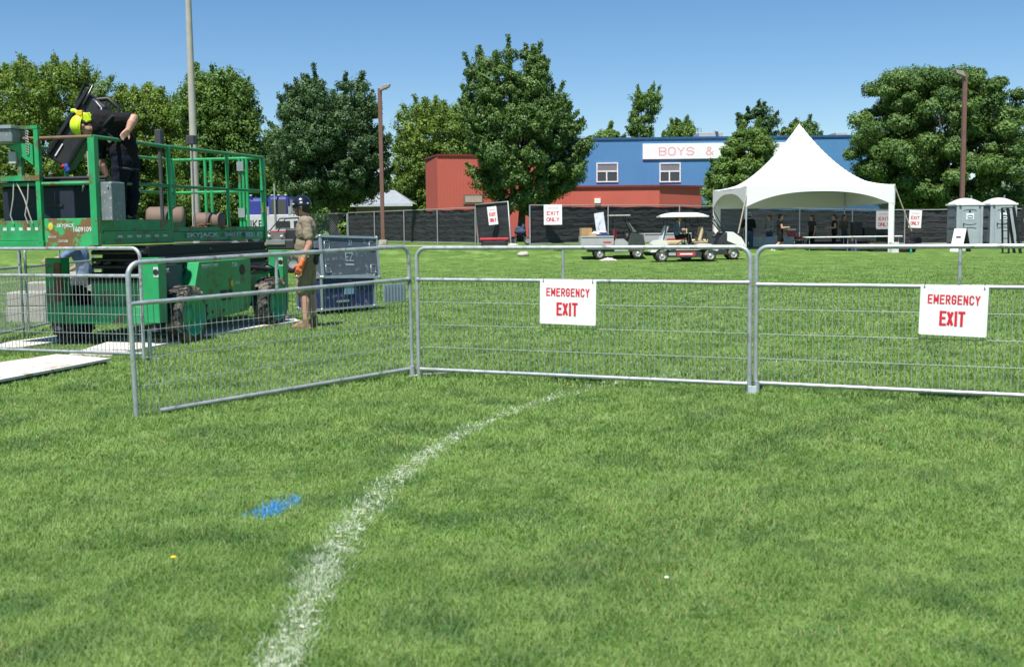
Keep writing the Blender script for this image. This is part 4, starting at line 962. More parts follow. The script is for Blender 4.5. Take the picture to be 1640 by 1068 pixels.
    for s in (-1, 1): b.ell(hf(-.01, s * .077, -.008), (.020 * k, .011 * k, .032 * k), hM)
    for s, sg in (('L', 1), ('R', -1)):
        dv = (J['wr' + s] - J['el' + s]).normalized(); hdv = (hands or {}).get(s, (dv, (.2, -sg, 0)))
        if not (gloves): hand(b, J['wr' + s], hdv[0], hdv[1], k, .55)
        a = J['an' + s]; b.cap_(a, .04 * g, a + Vector((.0, 0, -.03)) * k, .042 * g); b.cap_(a + Vector((-.03, 0, -.045)) * k, .034 * k, a + Vector((.14, sg * .015, -.055)) * k, .026 * k)
    remesh(b, "body", skin_m, t, voxel)
    e = MB()
    for s in (-1, 1): e.ell(hf(.083, s * .031, .004), (.010 * k, .014 * k, .008 * k), hM, 8, 6)
    e.build("eyes", mat("eye_dark", (.03, .02, .02), .3), t)
    if shirt:
        b = MB(); body(b, .013 * k, 'torso', sleeve); b.ell(J['pelvis'].lerp(J['waist'], .3), (.125 * g, .168 * g, .13 * g)); remesh(b, "shirt", shirt, t, voxel, 2, .02)
    if legs_m:
        b = MB(); body(b, .017 * k, 'legs', ll=leg_len); remesh(b, "trousers" if leg_len > .7 else "shorts", legs_m, t, voxel, 2, .026)
    if boots:
        for s, sg in (('L', 1), ('R', -1)):
            b = MB(); a = J['an' + s]
            b.cap_(a + Vector((-.005, 0, .05)) * k, .052 * k, a + Vector((-.01, 0, -.03)) * k, .05 * k); b.cap_(a + Vector((-.03, 0, -.04)) * k, .043 * k, a + Vector((.15, sg * .015, -.048)) * k, .038 * k); b.cap_(a + Vector((.05, 0, -.005)) * k, .04 * k, a + Vector((.13, sg * .015, -.04)) * k, .038 * k)
            for x_ in (-.04, .02, .08, .14): b.box(*( [v for c3 in (0,) for v in (a.x + (x_ - .035) * k, a.x + (x_ + .035) * k, a.y - .04 * k, a.y + .045 * k, a.z - .082 * k, a.z - .055 * k)]))
            remesh(b, "boot", boots, t, voxel * .9, 1)
    if sock:
        for s in 'LR':
            b = MB(); a = J['an' + s]; b.cap_(a + Vector((0, 0, .03)) * k, .046 * k, a + Vector((0, 0, .10)) * k, .047 * k); remesh(b, "sock", sock, t, voxel, 1)
    if gloves:
        for s, sg in (('L', 1), ('R', -1)):
            b = MB(); dv = (J['wr' + s] - J['el' + s]).normalized(); hdv = (hands or {}).get(s, (dv, (.2, -sg, 0)))
            hand(b, J['wr' + s], hdv[0], hdv[1], k * 1.12, .7); b.cap_(J['wr' + s] - dv * .05 * k, .04 * k, J['wr' + s] + dv * .02 * k, .036 * k); remesh(b, "glove", gloves, t, voxel * .7, 1)
    if hair:
        b = MB(); b.ell(hf(-.018, 0, .045), (.103 * k, .083 * k, .088 * k), hM); b.ell(hf(-.05, 0, -.0), (.068 * k, .078 * k, .09 * k), hM)
        if hair_len: b.cap_(hf(-.075, 0, .0), .06 * k, hf(-.09, 0, -hair_len), .04 * k)
        remesh(b, "hair", hair, t, voxel, 1)
    if hat: hat(t, hf, hM, k)
    return t, J, hf, hM
def helmet(m, sticker=None):
    def f(t, hf, hM, k):
        b = MB(); b.ell(hf(-.012, 0, .035), (.130 * k, .112 * k, .128 * k), hM, 28, 18)
        cut = MB(); n = len(b.v); vs = b.v; inv = hM.transposed(); c0 = hf(0, 0, 0)
        keep = [i for i, fc in enumerate(b.f) if sum((inv @ (Vector(vs[q]) - c0)).z for q in fc) / len(fc) > .004 * k]
        c = MB(); c.v = vs; c.f = [b.f[i] for i in keep]; c.sm = [True] * len(keep)
        o = c.build("helmet", m, t); so = o.modifiers.new("s", 'SOLIDIFY'); so.thickness = .006
        rim = MB(); pts = []
        for q in range(25): a = 2 * math.pi * q / 24; pts.append(hf(-.012 + .128 * math.cos(a), .110 * math.sin(a), .006))
        rim.tube(pts, .006 * k, 6, False); rim.build("helmet_rim", m, o)
        if sticker:
            s_ = MB(); 
            for (a, bb, c_, r_) in ((-.02, .118, .06, .022), (.09, .083, .05, .016), (-.10, .08, .045, .016)): s_.ell(hf(a, bb, c_), (r_ * k, .006 * k, r_ * .7 * k), hM); s_.ell(hf(a, -bb, c_), (r_ * k, .006 * k, r_ * .7 * k), hM)
            s_.build("stickers", sticker, o)
        st = MB(); 
        for sg in (-1, 1): st.tube([hf(.03, sg * .085, .01), hf(.035, sg * .075, -.06), hf(.05, sg * .03, -.115)], .005 * k, 5)
        st.build("chin_strap", black_m, o)
    return f
def bucket(m):
    def f(t, hf, hM, k):
        b = MB(); prof = [(.0, .12), (.075, .118), (.092, .10), (.105, .03), (.155, -.005), (.157, -.01), (.10, .02)]
        b.lathe([(r_ * k, h_ * k) for r_, h_ in prof], hf(0, 0, .02), 'Z', 20); b.build("hat", m, t)
    return f
def cap_hat(m):
    def f(t, hf, hM, k):
        b = MB(); b.ell(hf(-.01, 0, .065), (.112 * k, .09 * k, .075 * k), hM); b.ell(hf(.11, 0, .045), (.07 * k, .065 * k, .01 * k), hM); b.build("cap", m, t)
    return f

# ------------------------------------------------------------------ standing worker (photo: facing left, hands down, orange gloves)
khaki = cloth("khaki_shorts_cloth", (.27, .20, .125)); olive = cloth("olive_tshirt", (.25, .21, .155)); tanb = mat("tan_suede", (.25, .16, .085), .9, 0, .15, 20, bump=.3)
g = G(491, 527)
navyh = mat("navy_helmet", (.008, .011, .02), .22, 0, .1, 5, coat=.5)
camo = cloth("camo_cloth", (.16, .13, .09))
t, J, hf, hM = person("worker in olive t-shirt, khaki shorts, orange gloves and dark helmet standing by the open case", (g.x + .03, g.y, 0), R(183), dict(
    pelvis=(.0, 0, .97), waist=(.03, 0, 1.12), chest=(.0, 0, 1.33), neck=(0.0, 0, 1.50), head=(.055, 0, 1.635),
    shL=(-.03, .19, 1.44), shR=(-.03, -.19, 1.44), elL=(-.07, .25, 1.14), elR=(.0, -.25, 1.14), wrL=(.035, .27, .89), wrR=(.08, -.25, .90),
    knL=(.05, .11, .52), knR=(-.02, -.10, .52), anL=(.02, .14, .09), anR=(-.06, -.10, .09)), k=1.035, bulk=1.07,
    shirt=olive, sleeve=.36, legs_m=khaki, leg_len=.5, boots=tanb, gloves=mat("orange_glove", (.72, .17, .06), .7, 0, .1, 10),
    hat=helmet(navyh, mat("silver_sticker", (.5, .52, .55), .4)), voxel=.0085, hd=(4, 0))
for s, y in (('L', .155), ('R', -.155)):
    b = MB(); h_ = J['hi' + s].lerp(J['kn' + s], .62); b.ell(h_ + V(0, .085 if s == 'L' else -.085, 0), (.075, .03, .09)); remesh(b, "cargo_pocket", khaki, t, .01, 1)
b = MB(); b.ell(J['pelvis'] + V(-.15, .05, .06), (.05, .07, .07)).ell(J['pelvis'] + V(-.14, .08, -.03), (.04, .05, .08)); remesh(b, "tool_pouch", black_m, t, .01, 1)
MB().tube([hf(.03, .085, -.02), hf(.07, .08, -.07), hf(.11, .04, -.10)], .006, 6).build("headset_microphone", black_m, t)

# ------------------------------------------------------------------ flight case
def case_mat(name, c): return mat(name, c, .55, 0, .12, 6, dirt=(.25, .27, .3), dirt_amt=.12, dirt_scale=9)
cm = case_mat("grey_case_laminate", (.075, .095, .12)); cmn = case_mat("navy_case_laminate", (.018, .025, .10))
A = G(516, 506); B = G(600, 499); dx = B - A; L = dx.length; rz = math.atan2(dx.y, dx.x)
fc = thing("flight_case", "open navy flight case with raised grey lid right of the standing worker", "flight case", (A.x, A.y, 0), rz)
W_, Dp, H0, z0 = L, .62, .52, .10
MB().box(0, W_, 0, Dp, z0, z0 + H0).build("base", cmn, fc, .006)
def edges(x0, x1, y0, y1, z0, z1, r=.016):
    b = MB(); 
    for x in (x0, x1):
        for y in (y0, y1): b.box(x - r, x + r, y - r, y + r, z0, z1)
    for z in (z0, z1):
        for y in (y0, y1): b.box(x0 - r + .002, x1 + r - .002, y - r - .002, y + r + .002, z - r, z + r)
        for x in (x0, x1): b.box(x - r - .003, x + r + .003, y0 + r, y1 - r, z - r + .001, z + r - .001)
    return b
edges(0, W_, 0, Dp, z0, z0 + H0).build("edge_trim", alu, fc)
bb = MB()
for x in (0, W_):
    for y in (0, Dp):
        for z in (z0, z0 + H0): bb.ell((x, y, z), (.03,) * 3, n=10, m=8)
bb.build("ball_corners", alu, fc)
for x in (.1, W_ - .1):
    for y in (.1, Dp - .1):
        w0 = MB().cyl((x - .015, y, .05), (x + .015, y, .05), .05, n=14).build("castor", rubber, fc); MB().box(x - .03, x + .03, y - .03, y + .03, .05, .1).build("castor_fork", alu, w0)
MB().box(W_ * .42, W_ * .6, -.012, -.001, z0 + .22, z0 + .4).build("stencil", mat("stencil_grey", (.2, .33, .45), .7), fc)
MB().box(.3, .55, -.02, -.001, z0 + .1, z0 + .13).build("latch", alu, fc)
hinge = MB().box(0, W_ + .08, 0, .28, 0, .66).build("lid", cm, fc, .006); hinge.location = (.02, -.02, z0 + H0 + .0); hinge.rotation_euler = (R(-7), R(2.2), R(0))
edges(0, W_ + .08, 0, .28, 0, .66, .018).build("lid_trim", alu, hinge)
bb = MB()
for x in (0, W_ + .08):
    for z in (0, .66): bb.ell((x, 0, z), (.032,) * 3, n=10, m=8)
bb.build("lid_ball_corners", alu, hinge)
for x in (.12, W_ - .04):
    for z in (.14, .52): 
        d_ = MB().box(x - .055, x + .055, -.006, -.0012, z - .07, z + .07).build("caster_dish", mat("dish_grey", (.12, .14, .15), .5, .3), hinge); MB().tube([(x - .05, -.008, z - .065), (x + .05, -.008, z - .065), (x + .05, -.008, z + .065), (x - .05, -.008, z + .065), (x - .05, -.008, z - .065)], .006, 4).build("dish_rim", alu, d_)
text("21", .09, mat("stencil_grey", (.2, .33, .45), .7), hinge, (W_ * .55, -.004, .56), width=.07)
text("EZ", .14, mat("stencil_pale", (.30, .36, .40), .7), hinge, (W_ * .52, -.004, .33), width=.17); MB().box(W_ * .52 - .09, W_ * .52 + .09, -.004, -.0012, .19, .225).build("stencil_bar", MC["stencil_pale"], hinge)

# ------------------------------------------------------------------ scissor lift
ANG = -R(14.5); P0 = Vector((-4.78, 13.5, 0))
lift = thing("scissor_lift", "green worn scissor lift with railed platform and big rough tyres", "scissor lift", P0, ANG)
LT = 4.27
def bars(segs, r=.022, n=8, round_=True):
    b = MB()
    for a, c in segs: b.cyl(a, c, r, n=n)
    return b
# deck: main half and extension half
MB().box(-1.62, 0, .0, 1.58, 1.24, 1.40).build("deck", green_p, lift, .008)
MB().box(-1.56, -.03, 1.58, LT, 1.25, 1.38).build("extension_deck", green_p, lift, .008)
MB().box(-.035, -.004, .03, 1.56, 1.40, 1.54).build("toe_board", green_d, lift, .004)
MB().box(-.06, -.02, 1.6, LT, 1.38, 1.44).build("extension_toe_board", green_d, lift, .004)
MB().box(.001, .02, .06, 1.54, 1.26, 1.285).box(.001, .018, .06, 1.54, 1.375, 1.395).build("side_rib", green_p, lift)
MB().box(-1.6, -1.575, .03, 1.56, 1.40, 1.54).build("toe_board", green_d, lift)
pl_end = MB().box(-.72, .02, -.03, -.004, 1.22, 1.555).build("end_plate", rusty, lift, .006)
MB().box(-1.62, -.724, -.026, -.004, 1.30, 1.535).build("end_toe_board", green_d, lift, .004)
MB().box(-1.62, -.724, -.06, -.0, 1.22, 1.296).build("end_beam", green_p, lift, .006)
wtxt = mat("white_decal", (.55, .62, .58), .5, 0, .15, 30); ytxt = mat("yellow_decal", (.55, .5, .05), .5); btxt = mat("pale_blue_decal", (.35, .5, .55), .5, 0, .2, 30)
text("SKYJACK", .055, wtxt, pl_end, (-.43, -.032, 1.465), width=.24, bold=.02); text("16091090", .06, wtxt, pl_end, (-.19, -.032, 1.425), width=.28, bold=.02)
text("NO STEP", .025, wtxt, pl_end, (-.62, -.032, 1.34), width=.11); text("CAUTION", .03, wtxt, pl_end, (-.48, -.032, 1.29), width=.13)
MB().ell((-.635, -.032, 1.46), (.035, .004, .045)).build("yellow_decal", ytxt, pl_end)
rs = R(90); rside = (R(90), 0, R(90))
text("SKYJACK", .075, wtxt, lift, (.004, 2.35, 1.325), rside, width=.85, bold=.02, name="brand_decal")
text("SJ8831 RT", .06, btxt, lift, (.004, 3.25 - .05, 1.325), rside, width=.5, bold=.02, name="model_decal"); text("8831 RT", .075, btxt, lift, (.004, 3.85, 1.32), rside, width=.55, bold=.03, name="model_decal")
b = MB()
for k in range(6): b.box(.001, .004, .35 + k * .2, .35 + k * .2 + .1, 1.32, 1.35)
b.build("dashed_decal", wtxt, lift)
b = MB()
for k in range(6): b.box(-1.4 + k * .11, -1.4 + k * .11 + .05, -.0285, -.0265, 1.42, 1.455)
b.build("dashed_decal", wtxt, lift)
# rails
RT_, MR = 2.49, 1.97
for x, y, r in ((-.03, -.02, .042), (-.03, 1.60, .03), (-.10, 1.72, .022), (-.035, 3.16, .026), (-.035, LT, .032), (-1.55, 1.6, .026), (-1.55, LT, .03), (-1.58, .0, .03), (-1.55, 3.16, .024)):
    MB().cyl((x, y, 1.24), (x, y, RT_ - (.01 if y < 1.65 else .02)), r, n=4 if r > .03 else 10).build("rail_post", green_p, lift)
dull = mat("rail_dull_green", (.03, .20, .09), .5, 0, .2, 8, dirt=(.14, .09, .05), dirt_amt=.2, dirt_scale=7)
for x, h1, h2 in ((-.03, RT_, RT_ - .015), (-1.56, RT_, RT_ - .015)):
    bars([((x, -.02, h1), (x, 1.72, h1 - .02))], .024).build("top_rail", dull, lift); bars([((x, 1.62, h2), (x, LT, h2))], .024).build("top_rail", dull, lift)
    bars([((x, -.02, MR), (x, 1.72, MR))], .022).build("mid_rail", dull, lift); bars([((x - .01, 1.62, MR - .0), (x - .01, LT, MR))], .02).build("mid_rail", dull, lift)
bars([((-1.56, LT, RT_ - .02), (-.03, LT, RT_ - .02))], .024).build("far_end_rail", green_p, lift); bars([((-1.56, LT, MR), (-.03, LT, MR))], .022).build("far_end_rail", green_p, lift)
rustrail = mat("rust_rail", (.12, .10, .06), .7, 0, .3, 8, dirt=(.2, .09, .04), dirt_amt=.4, dirt_scale=9)
bars([((-1.56, -.02, RT_), (-.03, -.02, RT_))], .022).build("near_end_rail", rustrail, lift); bars([((-1.56, -.02, MR - .01), (-.03, -.02, MR - .01))], .022).build("near_end_rail", green_d, lift)
# gate frame in the far end
for x in (-1.0, -.9, -.42, -.36, -.30):
    MB().cyl((x, LT, 1.38), (x, LT, RT_ - .02), .024, n=10).build("gate_post", green_p, lift)
for x, z in ((-.39, 2.35), (-.39, 1.65)): MB().box(x - .05, x + .06, LT - .05, LT - .03, z - .07, z + .07).build("gate_plate", galv_far, lift)
MB().cyl((-.9, LT, 1.5), (-.9, LT, 1.6), .028, n=10).cyl((-.035, LT, 1.65), (-.035, LT, 1.8), .036, n=10).build("yellow_tape", mat("yellow_tape", (.6, .55, .12), .6), lift)
# near end gate structure on the left
for x, z in ((-.76, 2.62), (-1.0, 2.58)): MB().box(x - .03, x + .03, -.06, -.0, 1.26 if x > -.9 else 2.0, z).build("gate_post", green_p, lift, .004)
MB().box(-1.3, -.73, -.064, -.004, 2.60, 2.64).build("gate_rail", green_p, lift); MB().box(-1.62, -.73, -.066, -.002, 2.0, 2.06).build("gate_rail", green_d, lift)
MB().add([(-1.12, -.07, 2.40), (-.80, -.07, 2.18), (-.80, -.07, 2.42), (-1.0, -.07, 2.44), (-1.12, .1, 2.40), (-.80, .1, 2.18), (-.80, .1, 2.42), (-1.0, .1, 2.44)], [(0, 1, 2, 3), (7, 6, 5, 4), (0, 4, 5, 1), (3, 2, 6, 7), (0, 3, 7, 4), (1, 5, 6, 2)]).build("gusset", green_p, lift)
MB().box(-1.12, -1.02, -.09, -.02, 2.20, 2.34).build("socket_box", mat("socket_grey", (.4, .4, .4), .5), lift, .006)
b = MB()
for k in range(9): b.tube([(-.86 + .02 * math.cos(a), -.08, 2.32 + k * .03 + .016 * math.sin(a)) for a in [i * math.pi / 3 for i in range(7)]], .005, 5, False)
b.build("chain", galv_far, lift)
b = MB()
for x0, x1 in ((-1.1, -1.16), (-.9, -.96), (-1.06, -.9)): b.tube([(x0, -.04, 1.98), ((x0 + x1) / 2 + .02, -.05, 1.8), (x1, -.05, 1.6), (x1 + .03, -.04, 1.5)], .008, 6)
b.build("hoses", mat("pale_hose", (.4, .38, .34), .7), lift)
ctrl = MB().box(-1.45, -.97, -.2, .05, 2.44, 2.60).build("control_box", grey_box, lift, .015); MB().box(-1.46, -.96, -.22, .06, 2.60, 2.64).build("control_box_lid", alu, ctrl)
eb = MB().box(-.06, .16, .02, .30, 1.52, 1.97).build("junction_box", grey_box, lift, .012)
MB().cyl((.0, -.0, 1.8), (.0, -.01, 1.8), .01).cyl((.12, .016, 1.92), (.12, .005, 1.92), .012).build("box_screws", galv, eb)
# scissor stack (folded arms)
b = MB()
for k in range(5):
    for x in (-.42, -.28, .02, .2):
        z = .80 + k * .085; s = .05 if k % 2 else -.05
        b.cyl((x + (.04 if k % 2 else 0), .5, z - s * .3), (x + (.04 if k % 2 else 0), 3.75, z + s * .3), .034, n=4)
for k in range(5):
    for y in (.5, 2.1, 3.75): b.cyl((-.46, y, .80 + k * .085), (.26, y, .80 + k * .085), .025, n=8)
b.build("scissor_arms", black_p, lift)
MB().cyl((-.3, .9, .8), (-.3, 2.7, 1.15), .05, n=12).build("lift_cylinder", black_m, lift)
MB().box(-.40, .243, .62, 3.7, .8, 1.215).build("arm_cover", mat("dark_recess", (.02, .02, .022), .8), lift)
# chassis
MB().box(-.52, .22, .55, 3.85, .36, .78).build("chassis", green_p, lift, .01)
MB().box(-1.0, .40, .42, .58, .28, .50).build("end_beam", green_p, lift, .01)
MB().box(-.92, .40, 3.95, 4.1, .3, .52).build("end_beam", green_p, lift, .01)
def outrig(x, y, label=None):
    o = MB().box(x - .11, x + .11, y - .09, y + .09, .30, 1.08).build("outrigger", green_p, lift, .008)
    MB().cyl((x, y, .24), (x, y, .31), .06, n=14).build("outrigger_ram", black_p, o); MB().cyl((x, y, .20), (x, y, .25), .09, .07, 18).build("outrigger_foot", black_p, o)
    MB().box(x + .05, x + .113, y - .094, y - .0902, .85, .97).build("decal_plate", wtxt, o)
    MB().cyl((x + .08, y - .09, .91), (x + .08, y - .10, .91), .035, n=16).build("decal_ring", black_m, o)
outrig(-.94, .48); outrig(.40, .46); outrig(.30, 4.02); outrig(-.94, 4.0)
MB().box(-.91, -.82, .36, .39, .55, 1.02).build("rust_guard", mat("rust_brown", (.16, .07, .04), .85, 0, .4, 12), lift)
eng = MB().xprism([(1.35, .30), (1.62, .24), (2.75, .28), (2.85, .4), (2.85, .99), (1.45, .99), (1.30, .62)], .18, .44).build("engine_cover", green_p, lift, .012)
MB().box(.20, .30, .60, 1.28, .30, .98).build("tank_panel", mat("navy_panel", (.03, .05, .08), .5), lift, .01)
text("JACK", .07, wtxt, lift, (.304, .85, .9), rside, width=.25, bold=.02, name="brand_decal")
text("SJ8831 RT 4X4", .055, wtxt, eng, (.442, 1.72, .93), rside, width=.42, bold=.02); text("Cube", .06, wtxt, eng, (.442, 2.4, .93), rside, width=.14, bold=.02)
MB().cyl((.43, 2.6, .85), (.446, 2.6, .85), .075, n=24).build("cover_opening", black_m, eng)
MB().box(.43, .446, 1.98, 2.15, .46, .60).box(.43, .446, 2.2, 2.3, .46, .60).build("cover_latch", black_m, eng)
MB().ell((.444, 2.3, .68), (.003, .045, .045)).build("yellow_decal", ytxt, eng); text("eco", .04, wtxt, eng, (.444, 2.45, .68), rside, width=.12, bold=.02)
for y in (1.75, 2.05): MB().cyl((.43, y, .33), (.447, y, .33), .02, n=10).build("rust_bolt", MC["rust_brown"], eng)
MB().box(-.99, -.80, 1.45, 2.85, .30, .95).build("battery_cover", green_p, lift, .012)
def wheel(x, y, side, r=.355, w_=.23):
    pr = [(r * .70, -w_ / 2), (r * .9, -w_ / 2), (r * .985, -w_ * .38), (r, -w_ * .2), (r, w_ * .2), (r * .985, w_ * .38), (r * .9, w_ / 2), (r * .70, w_ / 2)]
    tmb = MB().lathe(pr, (x, y, r), 'X', 36)
    for k in range(22):
        a = 2 * math.pi * k / 22
        for s in (-1, 1):
            M = Matrix.Translation((x, y, r)) @ Matrix.Rotation(a + (s > 0) * math.pi / 22, 4, 'X') @ Matrix.Translation((s * w_ * .23, 0, r * .975)) @ Matrix.Rotation(s * .5, 4, 'Z')
            tmb.box(-w_ * .24, w_ * .24, -.022, .022, -.012, .018, M)
    ty = tmb.build("wheel", rubber, lift)
    f = x + side * w_ / 2
    MB().lathe([(r * .73, side * w_ * .53), (r * .68, side * w_ * .53), (r * .62, side * w_ * .12), (.11, side * w_ * .04), (.1, side * w_ * .2), (0, side * w_ * .2)], (x, y, r), 'X', 32).build("rim", mat('rim_green', (.05, .42, .17), .4), ty)
    b = MB()
    for k in range(8): a = k * math.pi / 4; b.cyl((x + side * w_ * .04, y + .15 * math.cos(a), r + .15 * math.sin(a)), (x + side * w_ * .14, y + .15 * math.cos(a), r + .15 * math.sin(a)), .012, n=6)
    b.build("wheel_nuts", galv_far, ty)
for x, s in ((.50, 1), (-1.10, -1)):
    wheel(x, .98, s); wheel(x, 3.32, s)
MB().cyl((-1.0, .98, .355), (.5, .98, .355), .06, n=10).cyl((-1.0, 3.32, .355), (.5, 3.32, .355), .06, n=10).build("axles", black_p, lift)
b = MB(); b.tube([(.3, 3.0, .75), (.4, 3.4, .9), (.42, 3.75, .8), (.38, 3.95, .4)], .014, 6).tube([(.2, 2.8, .9), (.45, 3.1, .85), (.5, 3.3, .83)], .03, 6); b.build("hydraulic_hoses", black_m, lift)
MB().cyl((-.02, 3.35, 1.17), (.1, 3.05, 1.17), .07, n=14).build("work_light", alu, lift)

# things on the platform
LM = Matrix.Translation(P0) @ Matrix.Rotation(ANG, 4, 'Z')
def onlift(x, y, z): return LM @ Vector((x, y, z))
cr = thing("storage_crate", "dark navy crate on the lift platform behind the end rail", "crate", onlift(-1.0, .45, 1.40), ANG)
MB().box(-.5, .5, -.2, .6, 0, .54).build("body", mat("dark_navy", (.012, .018, .035), .6), cr, .02); MB().box(-.51, .51, -.21, .61, .54, .57).build("lid", black_m, cr, .01)
MB().box(-.35, .35, -.215, -.2, .3, .33).build("handle", black_m, cr)
pb = thing("pipe_bundle", "black pipes laid across on top of the dark crate on the platform", "pipes", onlift(-.7, .28, 1.99), ANG)
for z, y in ((.0, 0), (.045, .03)): MB().cyl((-.8, y, z), (.62, y, z), .022, n=8).build("pipe", black_m, pb)
# slanted padded black case with tube handle
ax0 = D(98, 256, 14.85); ax1 = D(158, 160, 14.85); dv = (ax1 - ax0); Lc_ = dv.length
sc_ = thing("black_case", "long black padded case leaning over the lift platform with tubular handle", "case", ax0)
zax = dv.normalized(); yax = Vector((0, 1, 0)); yax = (yax - zax * yax.dot(zax)).normalized(); xax = yax.cross(zax)
sc_.rotation_euler = Matrix((xax, yax, zax)).transposed().to_euler()
MB().box(-.17, .17, -.12, .16, -.05, Lc_).build("body", black_m, sc_, .03)
MB().box(-.16, -.11, -.16, -.12, .0, Lc_ + .06).box(.11, .16, -.15, -.12, .0, Lc_ - .05).build("runners", mat("glossy_black", (.02, .02, .022), .25), sc_, .01)
MB().box(-.05, -.035, -.135, -.12, .02, .2).build("white_strip", white_p, sc_)
MB().tube([(.02, -.02, Lc_ - .35), (.28, -.02, Lc_ - .25), (.33, -.02, Lc_ - .05), (.27, -.02, Lc_ + .06), (.10, -.02, Lc_ + .08), (-.02, -.02, Lc_ - .02)], .028, 10).build("handle", black_m, sc_)
MB().tube([(-.16, -.14, Lc_ - .2), (-.20, -.14, Lc_ + .10), (-.10, -.14, Lc_ + .12), (-.08, -.14, Lc_ - .15)], .018, 8).build("upper_loop", MC["glossy_black"], sc_)
MB().tube([(.15, -.14, Lc_ - .35), (.2, -.15, Lc_ - .2), (.14, -.16, Lc_ - .05), (.03, -.15, Lc_ - .02)], .007, 6).build("wire", white_p, sc_)
st = thing("tripod_legs", "thin black stand legs slanting down beside the black case on the platform", "stand", onlift(-.35, .35, 1.40), ANG)
for a, b_ in (((.1, -.1, 0), (-.02, .02, .95)), ((-.45, .1, 0), (.0, .05, .75)), ((.15, .15, 0), (0, .05, 1.0))): MB().cyl(a, b_, .014, n=8).build("leg", galv_far, st)
bf = thing("blue_red_bundle", "small blue and red bundle hanging below the black case", "bundle", D(106, 268, 14.7))
b = MB(); b.ell((0, 0, 0), (.035, .03, .05)).ell((.02, 0, -.04), (.03, .03, .04)); remesh(b, "blue_cloth", cloth("blue_bundle", (.05, .08, .35)), bf, .012); b = MB(); b.ell((-.03, -.02, .01), (.022, .02, .03)); remesh(b, "red_cloth", cloth("red_bundle", (.5, .04, .08)), bf, .01)
# brown rolls and dark posts on the deck
for lab, x, y, L2, r in (("large brown roll on the lift deck nearest the bent worker", -.55, 2.35, .5, .17), ("brown roll end on the lift deck left of the pale pole", -.20, 2.9, .42, .13)):
    o = thing("brown_roll", lab, "roll", onlift(x, y, 1.38 + r), ANG + R(25), "brown rolls on the lift deck")
    MB().lathe([(0, -L2 / 2), (r * .8, -L2 / 2), (r, -L2 / 2 + .04), (r, L2 / 2 - .04), (r * .8, L2 / 2), (0, L2 / 2)], (0, 0, 0), 'X', 24).build("roll", mat("brown_wrap", (.17, .115, .09), .75, 0, .15, 5), o)
    MB().lathe([(r + .006, -.04), (r + .006, .04)], (0, 0, 0), 'X', 24).build("band", mat("brown_band", (.08, .05, .04), .7), o)
mt = thing("mast_post", "dark upright post with two square heads standing on the lift deck", "post", onlift(-.45, 2.1, 1.38), ANG)
MB().box(-.02, .02, -.02, .02, 0, 1.12).build("post", mat("charcoal_steel", (.06, .06, .065), .5), mt, .006); MB().box(-.045, .045, -.05, .05, 1.12, 1.36).build("head", MC["charcoal_steel"], mt, .01)
MB().box(.22, .33, .3, .42, 1.18, 1.30).cyl((.275, .36, 0), (.275, .36, 1.18), .014, n=8).build("second_head", MC["charcoal_steel"], mt, .006)
db = thing("debris_pile", "rusty brown scraps heaped on the extension deck edge", "scraps", onlift(-.25, 2.7, 1.40), ANG)
b = MB()
for k in range(10): a = random.uniform(0, 6); b.tube([(random.uniform(-.2, .2), random.uniform(-.4, .5), .02 + random.uniform(0, .05)), (random.uniform(-.1, .2), random.uniform(-.3, .5), .10 * random.random()), (random.uniform(-.2, .2), random.uniform(-.4, .5), .03)], .012, 5)
b.build("scraps", MC["rust_brown"], db)

# ------------------------------------------------------------------ bent worker on the platform
bt = cloth("black_tshirt", (.012, .012, .014)); nvt = cloth("dark_navy_trousers", (.008, .011, .02))
foot_ = onlift(-.36, .62, 1.40)
pz = 0
# photo places (px,py) -> positions relative to the feet, in the plane facing the camera
def rel(px, py, dy=0.0):
    q = D(px, py, foot_.y + dy); return (-(q.x - foot_.x), -(q.y - foot_.y), q.z - foot_.z)
pose = dict(pelvis=rel(199, 250), waist=rel(191, 222, -.03), chest=rel(173, 206, -.08), neck=rel(153, 202, -.12), head=rel(134, 203, -.16),
    shL=rel(166, 222, -.20), shR=rel(180, 196, .16), elL=rel(164, 252, -.15), wrL=rel(172, 276, .05), elR=rel(214, 190, -.10), wrR=rel(203, 210, -.36),
    hiL=rel(196, 256, -.09), hiR=rel(206, 256, .09), knL=rel(190, 302, -.12), knR=rel(211, 300, .10), anL=rel(188, 342, -.12), anR=rel(210, 342, .1))
pose['shR'] = rel(186, 192, -.22); pose['elR'] = rel(214, 190, -.30); pose['wrR'] = rel(206, 208, -.36)
pose['shL'] = rel(160, 224, .02); pose['elL'] = rel(160, 256, .0); pose['wrL'] = rel(171, 282, .04)
def scarf_hat(t, hf, hM, k):
    helmet(hivis)(t, hf, hM, k)
    b = MB(); b.ell(hf(-.12, 0, .02), (.05, .09, .05), hM)
    c = hf(-.10, 0, .05)
    vs = [c + V(.02, -.05, .02), c + V(-.10, -.05, .07), c + V(-.17, -.03, -.04), c + V(-.04, -.06, -.09), c + V(.0, .07, .02), c + V(-.1, .08, .05), c + V(-.15, .07, -.04), c + V(-.03, .06, -.09)]
    b.add(vs, [(0, 1, 2, 3), (7, 6, 5, 4), (0, 4, 5, 1), (1, 5, 6, 2), (2, 6, 7, 3), (3, 7, 4, 0)])
    b.cap_(c + V(.0, 0, .02), .022, c + V(.07, -.02, .09), .02); b.cap_(c + V(.07, -.02, .09), .02, c + V(.10, -.02, .085), .025)
    remesh(b, "neck_cloth", hivis, t, .008, 1)
